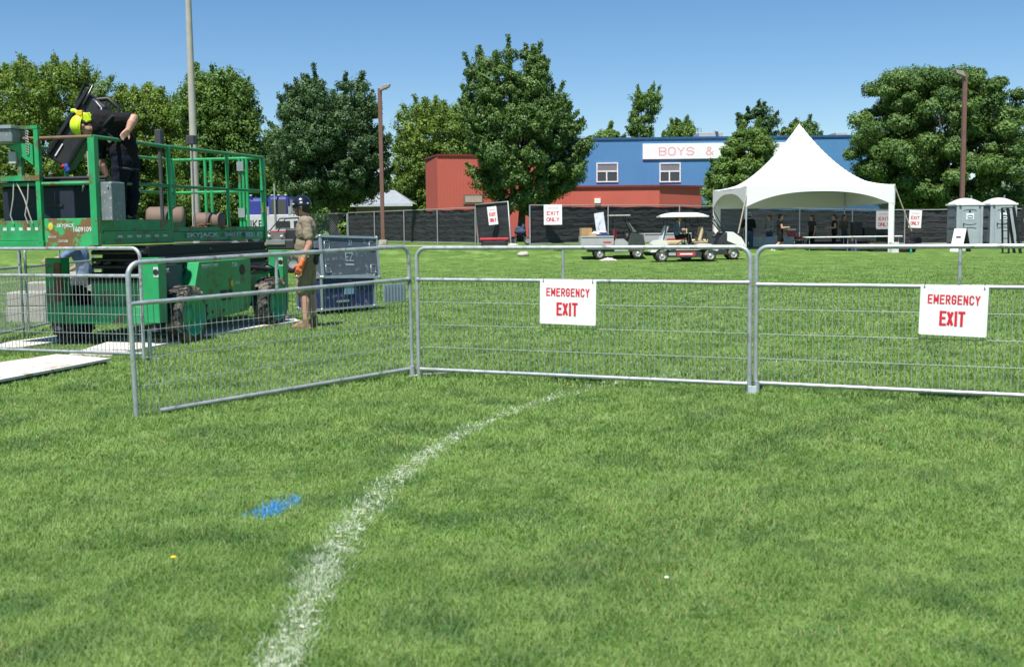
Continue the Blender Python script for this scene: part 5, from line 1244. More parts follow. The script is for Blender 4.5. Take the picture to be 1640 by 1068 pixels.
t, J, hf, hM = person("worker in black with hi-vis yellow helmet bending over the lift rail", foot_, math.pi, pose, k=1.0, bulk=1.3, shirt=bt, sleeve=.42, legs_m=nvt, leg_len=1.0, boots=black_m,
    hat=scarf_hat, voxel=.009, hd=(82, 0), hands={'R': ((.45, .35, -.6), (-.2, .8, -.5)), 'L': ((-.2, 0, -1), (1, 0, 0))})
b = MB()
for s in 'LR': h_ = J['hi' + s]; b.tube([h_ + V(.09 * math.cos(a) * 1.25, .12 * math.sin(a), -.10 + .02 * math.cos(a)) for a in [i * math.pi / 6 for i in range(13)]], .014, 6, False)
w0 = J['waist']; b.tube([J['shR'] + V(0, .1, .04), J['chest'] + V(.02, .16, 0), w0 + V(.02, .18, 0), J['pelvis'] + V(-.02, .17, .05)], .016, 6)
b.build("safety_harness", mat("harness_webbing", (.035, .035, .04), .7), t)
b = MB(); b.ell(J['waist'] + V(.06, .17, -.02), (.03, .012, .045)).ell(J['pelvis'] + V(-.02, .18, -.06), (.03, .012, .04)); b.build("harness_rings", galv, t)
MB().box(-.035, .035, -.02, .02, -.03, .03, Matrix.Translation(hf(-.17, .11, .02) + V(-.03, .09, -.03))).build("ear_tag", mat("yellow_tag", (.8, .5, .02), .5), t, .006)

# seated / crouching man behind the lift in blue shirt
gq = D(134, 420, 18.6); blue_s = cloth("blue_grey_tshirt", (.13, .19, .33))
sx_ = gq.x
person("man in blue t-shirt leaning on the block, seen under the lift platform", (sx_, 18.6, 0), R(180), dict(pelvis=(0, 0, .66), waist=(.0, 0, .80), chest=(.05, 0, 1.02), neck=(.1, 0, 1.2), head=(.14, 0, 1.36), shL=(.05, .19, 1.12), shR=(.05, -.19, 1.12), elL=(.25, .24, .98), elR=(.15, -.24, .85), wrL=(.48, .2, .93), wrR=(.35, -.2, .75), hiL=(0, .1, .62), hiR=(0, -.1, .62), knL=(.32, .13, .5), knR=(.3, -.13, .48), anL=(.2, .14, .08), anR=(.15, -.14, .08)),
    shirt=blue_s, sleeve=.5, legs_m=cloth("dark_shorts", (.02, .02, .03)), leg_len=.5, boots=black_m, voxel=.014)
# ------------------------------------------------------------------ carts
cream = mat("cream_body", (.74, .72, .66), .35, 0, .03, 3, coat=.3); greyb = mat("grey_cargo_plastic", (.40, .41, .42), .5, 0, .06, 4); dkb = mat("dark_cart_panel", (.035, .036, .04), .5, 0, .1, 4)
tanv = mat("tan_vinyl", (.55, .43, .25), .6); stripe = mat("red_stripe", (.55, .05, .05), .5); dgreen = mat("dark_hood", (.05, .06, .055), .4)
def cwheel(x, y, r, parent, side):
    ty = MB().lathe([(r * .55, -.09), (r * .9, -.09), (r, -.06), (r, .06), (r * .9, .09), (r * .55, .09)], (x, y, r), 'Y', 24).build("wheel", rubber, parent)
    MB().lathe([(r * .56, side * .092), (r * .52, side * .06), (r * .3, side * .05), (r * .25, side * .085), (0, side * .085)], (x, y, r), 'Y', 20).build("hubcap", mat("silver_hub", (.55, .55, .56), .35, .4), ty)
    return ty
def cart(label, loc, rz, kind):
    t = thing("golf_cart" if kind in ("white", "dark") else "utility_cart", label, "golf cart" if kind in ("white", "dark") else "utility cart", loc, rz, "golf and utility carts")
    WB = 1.75; r = .22
    WB = 1.5 if kind == 'util_a' else WB
    for x in (0, WB):
        for y, s in ((-.5, -1), (.5, 1)): cwheel(x, y, r, t, s)
    rp = MB(); W = .56
    if kind == "white":
        rp.yprism([(.28, .16), (1.42, .16), (1.45, .34), (1.2, .42), (.3, .42), (.22, .3)], -W, W); rp.build("rocker_panel", dkb, t, .01)
        MB().yprism([(-.42, .36), (-.35, .66), (-.22, .78), (.12, .8), (.28, .52), (.3, .43), (.22, .46), (-.1, .5), (-.24, .36)], -W - .01, W + .01).build("rear_body", cream, t, .02)
        MB().yprism([(.5, .43), (1.35, .43), (1.62, .5), (2.0, .38), (2.06, .45), (1.98, .56), (1.75, .64), (1.4, .66), (1.2, .56), (.5, .54)], -W - .01, W + .01).build("front_body", cream, t, .02)
        MB().box(.55, 1.2, -W - .005, -W + .0, .22, .36).build("side_stripe", stripe, t); MB().box(.65, 1.1, -W - .009, -W - .005, .26, .31).build("side_lettering", sign_w, t)
        MB().box(.24, .5, -W - .005, -W, .24, .34).build("badge", greyb, t)
        MB().box(.15, .72, -.48, .48, .62, .78).build("seat", tanv, t, .04)
        Ms = Matrix.Translation((1.38, 0, .78)) @ Matrix.Rotation(R(14), 4, 'Y'); MB().box(-.05, .06, -.45, .45, -.05, .50, Ms).build("seat_back", tanv, t, .05)
        Mr = Matrix.Translation((.02, 0, .8)) @ Matrix.Rotation(R(22), 4, 'Y'); MB().box(-.05, .05, -.46, .46, -.05, .56, Mr).build("rear_panel", mat("pale_panel", (.5, .52, .55), .5), t, .03)
        for (a, b_) in (((.05, .78), (.22, 1.66)), ((1.62, .76), (1.40, 1.66)), ((.95, .5), (1.0, 1.66))):
            for y in (-.5, .5): MB().cyl((a[0], y, a[1]), (b_[0], y, b_[1]), .017, n=8).build("roof_post", black_m, t)
        b = MB(); K = 12; vs = []
        for j in range(K + 1):
            for i in range(K + 1):
                u, v = i / K * 2 - 1, j / K * 2 - 1; vs.append((.80 + .88 * u, .62 * v, 1.66 + .13 * (1 - u ** 4) * (1 - v ** 4) ** .6))
        fs = [(j * (K + 1) + i, j * (K + 1) + i + 1, (j + 1) * (K + 1) + i + 1, (j + 1) * (K + 1) + i) for j in range(K) for i in range(K)]
        b.add(vs, fs, True); b.box(-.08, 1.68, -.62, .62, 1.62, 1.67); b.build("roof", white_p, t)
        b = MB(); b.tube([(1.55, -.25, .75), (1.2, -.25, 1.0)], .018, 6); b.tube([(1.2 + .05 * math.sin(a), -.25 + .17 * math.cos(a), 1.0 + .14 * math.sin(a)) for a in [i * math.pi / 8 for i in range(17)]], .014, 6, False); b.build("steering_wheel", black_m, t)
        for x0, x1 in ((.3, .75), (.85, 1.2)): MB().tube([(x0, -W, .5), (x1, -W, .78)], .018, 6).build("grab_bar", black_m, t)
    elif kind == "dark":
        MB().yprism([(-.35, .2), (1.5, .2), (1.5, .36), (1.2, .42), (.4, .42), (-.2, .7), (-.4, .66)], -W, W).build("chassis", dkb, t, .01)
        MB().yprism([(1.05, .42), (1.42, .40), (1.52, .52), (2.1, .36), (2.2, .30), (2.22, .5), (2.0, .78), (1.62, 1.02), (1.28, .95)], -W, W).build("front_body", dkb, t, .02)
        MB().yprism([(1.5, .72), (1.9, .55), (2.18, .42), (2.23, .50), (2.03, .84), (1.72, 1.05), (1.5, 1.05)], -W - .012, W + .012).build("hood", white_p, t, .03)
        MB().box(.1, .8, -.48, .48, .62, .78).build("seat", tanv, t, .04); MB().box(-.1, .02, -.48, .48, .78, 1.2).build("seat_back", tanv, t, .04)
        for (a, b_) in (((1.45, 1.0), (1.0, 1.85)),):
            for y in (-.5, .5): MB().cyl((a[0], y, a[1]), (b_[0], y, b_[1]), .018, n=8).build("roof_post", black_m, t)
        MB().add([(1.02, -.5, 1.5), (1.42, -.5, 1.0), (1.42, .5, 1.0), (1.02, .5, 1.5), (1.04, -.5, 1.5), (1.44, -.5, 1.0), (1.44, .5, 1.0), (1.04, .5, 1.5)], [(0, 1, 2, 3), (7, 6, 5, 4), (0, 4, 5, 1), (3, 2, 6, 7)]).build("windscreen", clear, t)
        b = MB(); b.tube([(1.02, -.5, 1.5), (1.42, -.5, 1.0), (1.42, .5, 1.0), (1.02, .5, 1.5), (1.02, -.5, 1.5)], .02, 6); b.build("windscreen_frame", black_m, t)
        b = MB()
        for i in range(10): b.ell((1.15 + random.uniform(-.15, .3), -.4 + random.uniform(-.1, .2), .95 + random.uniform(-.12, .1)), (.09, .07, .06))
        b.build("dashboard", dkb, t)
    else:
        MB().yprism([(-.45, .28), (1.6, .28), (1.7, .4), (.3, .45), (-.45, .45)], -.5, .5).build("chassis", dkb, t, .01)
        MB().yprism([(-.3, .45), (-.22, .55), (.22, .55), (.32, .45), (.26, .36), (-.26, .36)], -.62, .62).build("rear_fender", dkb, t, .02)
        x0 = -.72; x1 = .55 if kind == "util_a" else 1.05
        if kind == "util_b": x0 = -.85
        b = MB(); b.box(x0, x1, -.62, .62, .55, .60).box(x0, x1, -.64, -.60, .55, .9).box(x0, x1, .60, .64, .55, .9).box(x0 - .03, x0, -.64, .64, .55, .9).box(x1 - .03, x1, -.6, .6, .6, .9).box(x0, x1, -.66, -.64, .86, .91); b.build("cargo_box", greyb, t, .006)
        MB().box(x1 - (.42 if kind == "util_a" else 1.0), x1 - .1, -.645, -.6415, .63, .69).build("side_stripe", stripe, t)
        if kind == "util_a":
            MB().yprism([(.58, .3), (1.12, .3), (1.16, .62), (.95, .78), (.62, .78), (.56, .5)], -.56, .56).build("seat_base", greyb, t, .03)
            MB().box(.58, .68, -.45, .45, .78, 1.2).build("seat_back", red_p, t, .05)
            MB().yprism([(1.12, .3), (1.75, .3), (1.78, .6), (1.7, .95), (1.25, 1.02), (1.12, .7)], -.58, .58).build("hood", dgreen, t, .03)
        else:
            MB().yprism([(1.15, .3), (1.75, .3), (1.9, .7), (1.2, .85)], -.55, .55).build("seat_base", dkb, t, .02)
            MB().yprism([(1.7, .3), (2.25, .35), (2.3, .62), (1.95, .95), (1.7, .95)], -.56, .56).build("hood", dgreen, t, .03)
        if kind == "util_a":
            for (a, b_) in (((.6, .8), (.62, 1.68)), ((1.35, .95), (1.0, 1.68))):
                for y in (-.5, .5): MB().cyl((a[0], y, a[1]), (b_[0], y, b_[1]), .018, n=8).build("roof_post", black_m, t)
            MB().box(.38, 1.22, -.58, .58, 1.68, 1.72).build("roof", mat("pale_roof", (.5, .52, .5), .5), t, .02)
            MB().add([(1.12, -.5, 1.42), (1.42, -.5, 1.03), (1.42, .5, 1.03), (1.12, .5, 1.42), (1.15, -.5, 1.43), (1.45, -.5, 1.04), (1.45, .5, 1.04), (1.15, .5, 1.43)], [(0, 1, 2, 3), (7, 6, 5, 4), (0, 4, 5, 1), (3, 2, 6, 7)]).build("windscreen", clear, t)
            b = MB(); b.tube([(1.4, -.25, .9), (1.0, -.25, 1.05)], .03, 6); b.ell((1.1, -.2, .85), (.14, .3, .2)); b.tube([(1.0 + .05 * math.sin(a), -.25 + .17 * math.cos(a), 1.05 + .14 * math.sin(a)) for a in [i * math.pi / 8 for i in range(17)]], .014, 6, False); b.build("steering_wheel", black_m, t)
    return t
pA = G(1057, 419); cA = cart("white golf cart with curved white roof carrying a person in a red cap", (pA.x + .0, 42.6, 0), R(-1), "white")
pB = X(960, 45.5); cB = cart("grey utility cart with small roof carrying cardboard boxes", (pB, 46.0, terr(pB, 46)), R(0), "util_a")
pC = X(1060, 45.3); cC = cart("grey utility cart with long red striped cargo box behind the white golf cart", (X(1062, 47.4), 47.4, terr(pC, 47)), R(2), "util_b")
pD = X(1096, 44.6); cD = cart("dark golf cart with white sloped hood beside the tent", (pD, 44.3, 0), R(-2), "dark")
# cargo on the first utility cart
def bxo(name, label, cat, c, sz, m, rz=0, extra=None, group=None, bev=.006):
    t = thing(name, label, cat, c, rz, group); b = MB().box(-sz[0] / 2, sz[0] / 2, -sz[1] / 2, sz[1] / 2, 0, sz[2]); b.build("body", m, t, bev)
    if extra: extra(t, sz)
    return t
def tape(t, s): MB().box(-s[0] / 2 - .002, s[0] / 2 + .002, -.03, .03, s[2] - .05, s[2] + .003).build("tape", mat("brown_tape", (.5, .36, .2), .4), t)
def flaps(t, s): MB().box(-s[0] / 2, s[0] / 2, -s[1] / 2 - .003, -s[1] / 2, s[2] * .4, s[2] * .45).build("seam", mat("cardboard_dark", (.25, .15, .07), .8), t); tape(t, s)
zc = terr(pB, 46) + .60
bxo("cardboard_box", "tall brown cardboard box at the back of the grey utility cart", "box", (pB - .52, 45.8, zc), (.42, .5, .62), cardb, .1, flaps)
bxo("cardboard_box", "small brown cardboard box in front of the tall one on the utility cart", "box", (pB - .26, 45.55, zc), (.3, .3, .42), mat("cardboard_light", (.52, .34, .16), .8), -.1, tape)
wb = thing("white_board", "tall white board standing upright in the utility cart's cargo box", "board", (pB + .17, 45.9, zc - .02)); wb.rotation_euler = (0, R(-8), R(-25))
MB().box(-.2, .2, -.02, .02, 0, 1.25).build("panel", mat("bluish_white", (.62, .66, .72), .5), wb, .004); MB().tube([(-.1, -.025, .3), (-.02, -.03, .5), (-.1, -.025, .7), (.02, -.03, .9)], .01, 5).build("scuff_marks", greyb, wb)
wp = thing("packing_bags", "white plastic bags bunched in the utility cart beside the boxes", "bags", (pB + .02, 45.6, zc + .34))
b = MB()
for i in range(8): b.ell((random.uniform(-.25, .35), random.uniform(-.1, .1), random.uniform(.0, .16)), (.1, .1, .07))
remesh(b, "bags", mat("white_bag", (.75, .75, .76), .5, bump=.5), wp, .02, 1)
bl = bxo("storage_bin", "low blue bin in the utility cart under the white bags", "bin", (pB + .12, 45.55, zc), (.5, .3, .38), mat("blue_bin", (.06, .10, .35), .5), 0, lambda t, s: MB().box(-s[0] / 2 - .02, s[0] / 2 + .02, -s[1] / 2 - .02, s[1] / 2 + .02, s[2] - .03, s[2]).build("rim", MC["blue_bin"], t))
rag = thing("crumpled_sheet", "crumpled white sheet lying on the grass by the first utility cart", "sheet", Vector((X(974, 44.3, 410), 44.3, 0)))
vs = []; K = 14
for j in range(K + 1):
    for i in range(K + 1):
        u, v = i / K - .5, j / K - .5; vs.append((u * .6 + .04 * math.sin(j), v * .5, 0.015 + .12 * max(0, math.cos(u * 3) * math.cos(v * 3)) * (.6 + .4 * math.sin(i * 1.7 + j * 2.3))))
MB().add(vs, [(j * (K + 1) + i, j * (K + 1) + i + 1, (j + 1) * (K + 1) + i + 1, (j + 1) * (K + 1) + i) for j in range(K) for i in range(K)], True).build("cloth", mat("cream_cloth", (.62, .60, .52), .8), rag)

# cart driver
seat = dict(pelvis=(0, 0, .12), waist=(-.04, 0, .27), chest=(-.06, 0, .48), neck=(-.02, 0, .66), head=(.04, 0, .80), shL=(-.04, .18, .60), shR=(-.04, -.18, .60),
    elL=(.02, .23, .34), elR=(.02, -.22, .34), wrL=(.22, .16, .30), wrR=(.22, -.16, .24), hiL=(0, .09, .08), hiR=(0, -.09, .08), knL=(.42, .12, .16), knR=(.44, -.12, .13), anL=(.52, .12, -.28), anR=(.58, -.12, -.28))
person("person in blue-grey shirt and red cap driving the white golf cart", (pA.x + .62, 42.5, .82), 0, seat, shirt=cloth("slate_shirt", (.11, .15, .22)), sleeve=.9, legs_m=cloth("black_trousers", (.012, .012, .014)), boots=black_m, hat=cap_hat(mat("red_cap", (.45, .03, .03), .7)), voxel=.014, k=.92)

# ------------------------------------------------------------------ people in the tent
blk = cloth("black_shirt_cloth", (.014, .014, .016)); jean = cloth("denim", (.05, .08, .15)); gtop = cloth("grey_top", (.20, .22, .24)); brn = cloth("taupe_top", (.14, .11, .10)); dsk = cloth("dark_skirt", (.015, .015, .02))
def tp(px, Y): return (X(px, Y, 400), Y, 0)
person("man in blue bucket hat and black t-shirt with back print at the tent's left leg", tp(1199, 50.2), R(95), dict(elL=(.1, .25, 1.18), wrL=(.26, .16, 1.08), elR=(.08, -.28, 1.16), wrR=(.26, -.3, 1.12)), k=1.03, bulk=1.2, shirt=blk, sleeve=.55, legs_m=jean, boots=black_m, hat=bucket(cloth("pale_blue_hat", (.35, .45, .62))), voxel=.014)
t_, J_, hf_, hM_ = person("woman in pale grey top and blue jeans holding a cup under the tent", tp(1232, 51.4), R(-150), dict(elR=(.1, -.23, 1.2), wrR=(.25, -.1, 1.42), wrL=(.2, .15, 1.1)), k=.97, bulk=1.16, female=True, shirt=gtop, sleeve=.5, legs_m=jean, boots=black_m, hair_len=.12, voxel=.014)
person("woman all in black with shorts striding in front of the tent in white trainers", tp(1249, 48.9), R(5), dict(pelvis=(0, 0, .93), elR=(.0, -.24, 1.16), wrR=(.24, -.2, 1.18), elL=(.05, .24, 1.16), wrL=(.25, .18, 1.12), knL=(.14, .09, .52), anL=(.02, .09, .09), knR=(-.06, -.09, .52), anR=(-.36, -.09, .22)), k=.99, bulk=1.18, female=True, shirt=blk, sleeve=.1, legs_m=blk, leg_len=.35, boots=mat("white_trainer", (.75, .75, .75), .5), hair_len=.05, voxel=.013)
person("woman with dark hair in dark top under the tent behind the table's left end", tp(1300, 51.6), R(200), dict(elR=(.04, -.24, 1.15), wrR=(.15, -.18, .95)), k=.96, bulk=1.16, female=True, shirt=cloth("charcoal_top", (.05, .05, .055)), sleeve=.2, legs_m=dsk, boots=black_m, hair_len=.16, voxel=.014)
person("woman in black vest facing left with a white cup behind the long table", tp(1336, 50.9), R(172), dict(elR=(.02, -.22, 1.16), wrR=(.26, -.14, 1.12), elL=(.0, .22, 1.16), wrL=(.27, .14, 1.14)), k=.97, bulk=1.16, female=True, shirt=blk, sleeve=.05, legs_m=dsk, boots=black_m, hair_len=.06, voxel=.014)
person("woman in taupe top and jeans partly behind the woman in the black vest", tp(1351, 51.9), R(-60), dict(), k=.96, bulk=1.16, female=True, shirt=brn, sleeve=.5, legs_m=jean, boots=black_m, hair_len=.14, voxel=.014)

# ------------------------------------------------------------------ tables and stock in the tent
tw = mat("white_table", (.7, .7, .7), .5)
def table(label, a, b, depth, z=.74, cloth_=None, n="folding_table"):
    a = Vector(a); b = Vector(b); d = b - a; L = d.length; t = thing(n, label, "table", (a.x, a.y, 0), math.atan2(d.y, d.x))
    MB().box(0, L, 0, depth, z - .045, z).build("table_top", tw, t, .01)
    for x in (.15, L - .15):
        for y in (.08, depth - .08): MB().cyl((x, y, 0), (x, y, z - .045), .015, n=8).build("leg", galv, t)
        MB().cyl((x, .08, .2), (x, depth - .08, .2), .012, n=6).build("leg_brace", galv, t)
    if cloth_:
        vs = []; K = 40
        for i in range(K + 1):
            for z_ in (z + .004, .06): vs.append((L * i / K, -.03 - .025 * (z_ < .5) * math.sin(i * 1.1), z_))
        b_ = MB().add(vs, [(2 * i, 2 * i + 2, 2 * i + 3, 2 * i + 1) for i in range(K)], True); b_.box(0, L, -.03, depth, z + .002, z + .008); o = b_.build("tablecloth", cloth_); o.location = t.location; o.rotation_euler = t.rotation_euler
        tag(o, "grey blue cloth draped over the left table under the tent", "tablecloth")
    return t
table("folding table under the cloth at the tent's left side", (X(1206, 50.8), 50.8), (X(1272, 50.8), 50.8), .7, cloth_=cloth("bluish_cloth", (.42, .46, .5)))
table("first long white folding table at the tent front", (X(1293, 48.6), 48.7), (X(1366, 48.6), 48.7), .76, z=.76)
table("second long white folding table reaching the tent's right leg", (X(1368, 48.6), 48.72), (X(1448, 48.6), 48.72), .76, z=.765)
pb_ = mat("purple_bin", (.08, .08, .35), .5); bb_ = mat("black_bin", (.02, .02, .022), .5); yb = mat("yellow_bin", (.4, .25, .03), .5)
def rim(m): return lambda t, s: MB().box(-s[0] / 2 - .02, s[0] / 2 + .02, -s[1] / 2 - .02, s[1] / 2 + .02, s[2] - .03, s[2]).build("rim", m, t)
def rimy(n): return lambda t, s: MB().box(-s[0] / 2 - .015, s[0] / 2 + .015, -s[1] / 2 - .015, s[1] / 2 + .015, s[2] - .04, s[2]).build(n, bb_, t)
bxo("storage_bin", "purple blue bin under the second long table", "bin", (X(1368, 49.2), 49.2, 0), (.42, .4, .42), pb_, 0, rim(pb_))
bxo("storage_bin", "yellow brown box in the shade under the first long table", "bin", (X(1318, 49.4), 49.4, 0), (.5, .4, .45), yb, 0, rimy("lid"))
bxo("storage_bin", "dark bin under the first table left of the yellow one", "bin", (X(1300, 49.3), 49.3, 0), (.3, .4, .4), bb_, 0, rim(bb_))
bxo("storage_bin", "dark blue low bin under the right end of the first table", "bin", (X(1345, 49.3), 49.3, 0), (.6, .4, .3), mat("navy_bin", (.03, .04, .15), .5), 0, rim(bb_))
bxo("storage_bin", "black low crate under the second long table", "crate", (X(1388, 49.2), 49.2, 0), (.55, .4, .28), bb_, 0, rim(bb_))
bxo("cardboard_box", "open brown box of goods under the second table by the tent leg", "box", (X(1405, 49.1), 49.1, .3), (.7, .4, .2), cardb, 0, tape)
bxo("storage_bin", "black wide tray holding packed goods below the cardboard box", "tray", (X(1408, 49.1), 49.1, 0), (.95, .5, .28), bb_, 0, rim(bb_))
bxo("white_carton", "white carton on the grass beside the tent's right front leg", "carton", (X(1431, 48.5), 48.4, .0), (.3, .3, .5), mat("white_carton_m", (.7, .7, .7), .6), .2, tape)
pk = thing("packed_goods", "white and pink packets heaped in the tray under the second table", "packets", (X(1405, 48.9), 48.9, .28))
for i, m in enumerate((sign_w, mat("pink_packet", (.6, .3, .32), .5), mat("teal_packet", (.1, .35, .35), .5))):
    b = MB()
    for k in range(5): x = random.uniform(-.4, .4); y = random.uniform(-.15, .15); b.box(x - .06, x + .06, y - .05, y + .05, .0 + k * .01, .05 + k * .025, Matrix.Rotation(random.uniform(-.4, .4), 4, 'Z'))
    b.build("packet", m, pk)
bxo("speaker_box", "black square speaker on a case behind the second table", "speaker", (X(1372, 50.6), 50.6, .74), (.42, .4, .62), bb_, 0, lambda t, s: MB().cyl((0, -.2, .2), (0, -.215, .2), .13, n=20).cyl((0, -.2, .47), (0, -.215, .47), .07, n=20).build("cone", black_m, t))
bxo("equipment_case", "low dark case right of the black speaker behind the table", "case", (X(1392, 50.6), 50.6, .74), (.5, .4, .35), dkb, 0, rim(bb_))
table("rear table carrying the black speaker", (X(1362, 50.3), 50.3), (X(1408, 50.3), 50.3), .6)
bxo("cooler", "red cooler on the table behind the striding woman in black", "cooler", (X(1268, 50.9), 50.95, .75), (.3, .3, .3), red_p, 0, lambda t, s: MB().box(-.16, .16, -.16, .16, .28, .34).build("lid", sign_w, t))
bxo("red_bag", "flat red bag at the right end of the left table", "bag", (X(1281, 50.9), 50.9, .6), (.35, .25, .16), red_p, .1, lambda t, s: MB().tube([(-.1, 0, .16), (-.05, 0, .24), (.05, 0, .24), (.1, 0, .16)], .012, 6).build("handle", black_m, t))
for lab, px, w_, h_, m in (("added black crate filling the dark area left of the striding woman's legs", 1222, .8, .42, bb_), ("added dark grey crate filling the dark area behind the first table's left leg", 1288, .7, .55, dkb), ("added long black case filling the dark area behind the first long table", 1330, 1.5, .5, bb_), ("added black case filling the dark area behind the second long table's bins", 1385, 1.3, .5, dkb)):
    bxo("dark_fill_case", lab, "case", (X(px, 52), 52, 0), (w_, .5, h_), m, 0, rim(black_m))  # extra clutter, added to make the area below and behind the tables dark
sh_ = thing("wire_shelf", "low wire shelf of small items behind the striding woman", "shelf", (X(1272, 49.8), 49.8, 0))
for z in (.2, .42, .62): MB().box(-.45, .45, 0, .35, z, z + .02).build("shelf", galv_far, sh_)
b = MB()
for x in (-.45, .45):
    for y in (0, .35): b.cyl((x, y, 0), (x, y, .66), .014, n=6)
b.build("uprights", galv_far, sh_)
b = MB()
for k in range(8): b.cyl((-.38 + k * .11, .12, .22), (-.38 + k * .11, .12, .34), .04, n=10)
b.build("jars", mat("dark_jars", (.08, .10, .08), .4), sh_)

# easel sign, bag, dark ladder, stroller-like pile
es = thing("easel_sign", "white A-frame sign standing on the grass before the toilets", "sign", (X(1538, 50.2), 50.2, 0), R(-58))
b = MB().add([(-.3, -.28, 0), (.3, -.28, 0), (.3, .02, 1.02), (-.3, .02, 1.02), (-.3, -.25, 0), (.3, -.25, 0), (.3, .05, 1.02), (-.3, .05, 1.02)], [(0, 1, 2, 3), (7, 6, 5, 4), (0, 4, 5, 1), (1, 5, 6, 2), (2, 6, 7, 3), (3, 7, 4, 0)]); b.build("front_board", sign_w, es)
b = MB().add([(-.3, .36, 0), (.3, .36, 0), (.3, .06, 1.02), (-.3, .06, 1.02), (-.3, .39, 0), (.3, .39, 0), (.3, .09, 1.02), (-.3, .09, 1.02)], [(3, 2, 1, 0), (4, 5, 6, 7), (1, 5, 4, 0), (2, 6, 5, 1), (3, 7, 6, 2), (0, 4, 7, 3)]); b.build("back_board", dkb, es)
b = MB().add([(-.12, -.103, .62), (.12, -.103, .62), (.12, -.083, .69), (-.12, -.083, .69)], [(0, 1, 2, 3)]); b.build("black_mark", black_m, es)
MB().cyl((.3, -.1, .3), (.3, .2, .3), .01, n=6).build("spreader", black_m, es)
cup = thing("paper_cup", "pale bottle standing in the grass beside the A-frame sign", "bottle", (X(1545, 48.6), 48.6, 0)); MB().lathe([(0, 0), (.07, 0), (.08, .12), (.075, .2), (.03, .26), (.03, .3), (0, .3)], (0, 0, 0), 'Z', 14).build("bottle", mat("pale_green", (.5, .55, .4), .5), cup); MB().cyl((0, 0, .3), (0, 0, .33), .034, n=12).build("cap", white_p, cup)
bk = thing("backpack", "dark backpack and bags slumped at the tent's right leg", "backpack", (X(1459, 48.8), 48.8, 0))
b = MB(); b.ell((0, 0, .3), (.26, .22, .32)).ell((.05, -.05, .62), (.12, .12, .2)).ell((-.3, 0, .14), (.25, .2, .16)); remesh(b, "body", cloth("black_bag", (.02, .018, .022)), bk, .02, 2)
b = MB(); b.ell((.02, -.17, .25), (.14, .09, .14)); remesh(b, "pocket", MC["black_bag"], bk, .02); MB().tube([(-.1, -.15, .55), (-.14, -.25, .35), (-.1, -.22, .12)], .02, 6).build("strap", black_m, bk)
tb_ = thing("water_bottle", "teal bottle lying near the backpack on the grass", "bottle", (X(1460, 48.1), 48.1, 0)); MB().lathe([(0, 0), (.045, 0), (.045, .16), (.02, .2), (.02, .23), (0, .23)], (0, 0, 0), 'Z', 12).build("bottle", mat("teal_plastic", (.03, .35, .3), .4), tb_); MB().cyl((0, 0, .23), (0, 0, .26), .024, n=10).build("cap", white_p, tb_)
ld = thing("stepladder", "dark open stepladder at the right edge before the toilets", "ladder", (X(1617, 47.3), 47.3, 0), R(4))
H = 1.85
for y in (0, .5): MB().cyl((0.0, y, 0), (.0 - .08, y, H), .03, n=4).build("rail", black_p, ld); MB().cyl((.50, y, 0), (.16, y, H), .045, n=4).build("rail", black_p, ld)
for k in range(1, 6): MB().box(-.02 - .08 * k / 6, .04 - .08 * k / 6, .0, .5, H * k / 6 - .015, H * k / 6 + .015).build("step", black_p, ld)
MB().box(-.1, .2, -.04, .54, H, H + .03).build("top_cap", black_p, ld)
fgd = thing("banner_stand", "dark panel frame standing at the right edge of the field", "panel", (X(1637, 48), 48, 0), R(2)); MB().box(0, .9, 0, .03, .7, 1.95).build("panel", cloth("dark_banner", (.025, .035, .04)), fgd); MB().cyl((0, .015, 0), (0, .015, 1.97), .02, n=8).cyl((.9, .015, 0), (.9, .015, 1.97), .02, n=8).build("stand", black_m, fgd)
MB().ell((.12, -.003, 1.35), (.05, .004, .09)).ell((.2, -.003, 1.15), (.06, .004, .04)).build("emblem", mat("pale_emblem", (.35, .38, .2), .6), fgd)

# by the far fence
rbx, rby = X(768, 53.6), 53.6; rbz = terr(rbx, rby)
rbn = thing("red_bench", "long low red topped bench at the foot of the leaning gate panel", "bench", (rbx, rby, rbz)); MB().box(0, 1.35, -.3, .2, .26, .38).build("top", red_p, rbn, .04)
for x in (.1, 1.25): MB().box(x - .05, x + .05, -.25, .15, 0, .26).build("leg", black_m, rbn)
MB().box(.15, 1.2, -.28, .1, .04, .22).build("shelf", black_m, rbn, .02)
x_ = X(833, 55.5); z_ = terr(x_, 55.5)
whl = thing("hand_cart", "blue covered hand cart in the gap between the two fence runs", "cart", (x_, 55.5, z_))
b = MB(); b.ell((.0, 0, .62), (.3, .22, .16)).ell((-.1, 0, .78), (.15, .15, .12)).ell((.15, 0, .85), (.09, .1, .16)); remesh(b, "cover", cloth("blue_grey_cover", (.05, .07, .12)), whl, .03, 3)
MB().tube([(-.4, -.1, .1), (-.1, -.1, .7), (.4, -.1, .15)], .03, 6).tube([(-.45, .2, .1), (.1, .2, .7), (.35, .2, .1)], .03, 6).build("frame", black_m, whl)
for x in (-.35, .35): w0 = MB().lathe([(.12, -.03), (.2, -.03), (.2, .03), (.12, .03)], (x, -.15, .2), 'Y', 20).build("wheel", rubber, whl); MB().lathe([(.12, -.02), (0.0, -.02)], (x, -.15, .2), 'Y', 16).build("hub", galv_far, w0)
for lab, px, py, s in (("tan rock at the left fence gap", 822, 396, .28), ("grey rock beside the right fence's first post", 838, 398, .25), ("small grey stone under the screened fence behind the cart", 893, 396, .2)):
    g_ = G(px, py, .45); o = MB(); o.ell((0, 0, s * .3), (s, s * .6, s * .5), None, 10, 7); o.v = [tuple(Vector(v) * random.uniform(.88, 1.1)) for v in o.v]
    oo = o.build("rock", concrete); oo.location = (g_.x, min(g_.y, 51.6) , terr(g_.x, min(g_.y, 51.6))); tag(oo, lab, "rock", "rocks along the far fence")

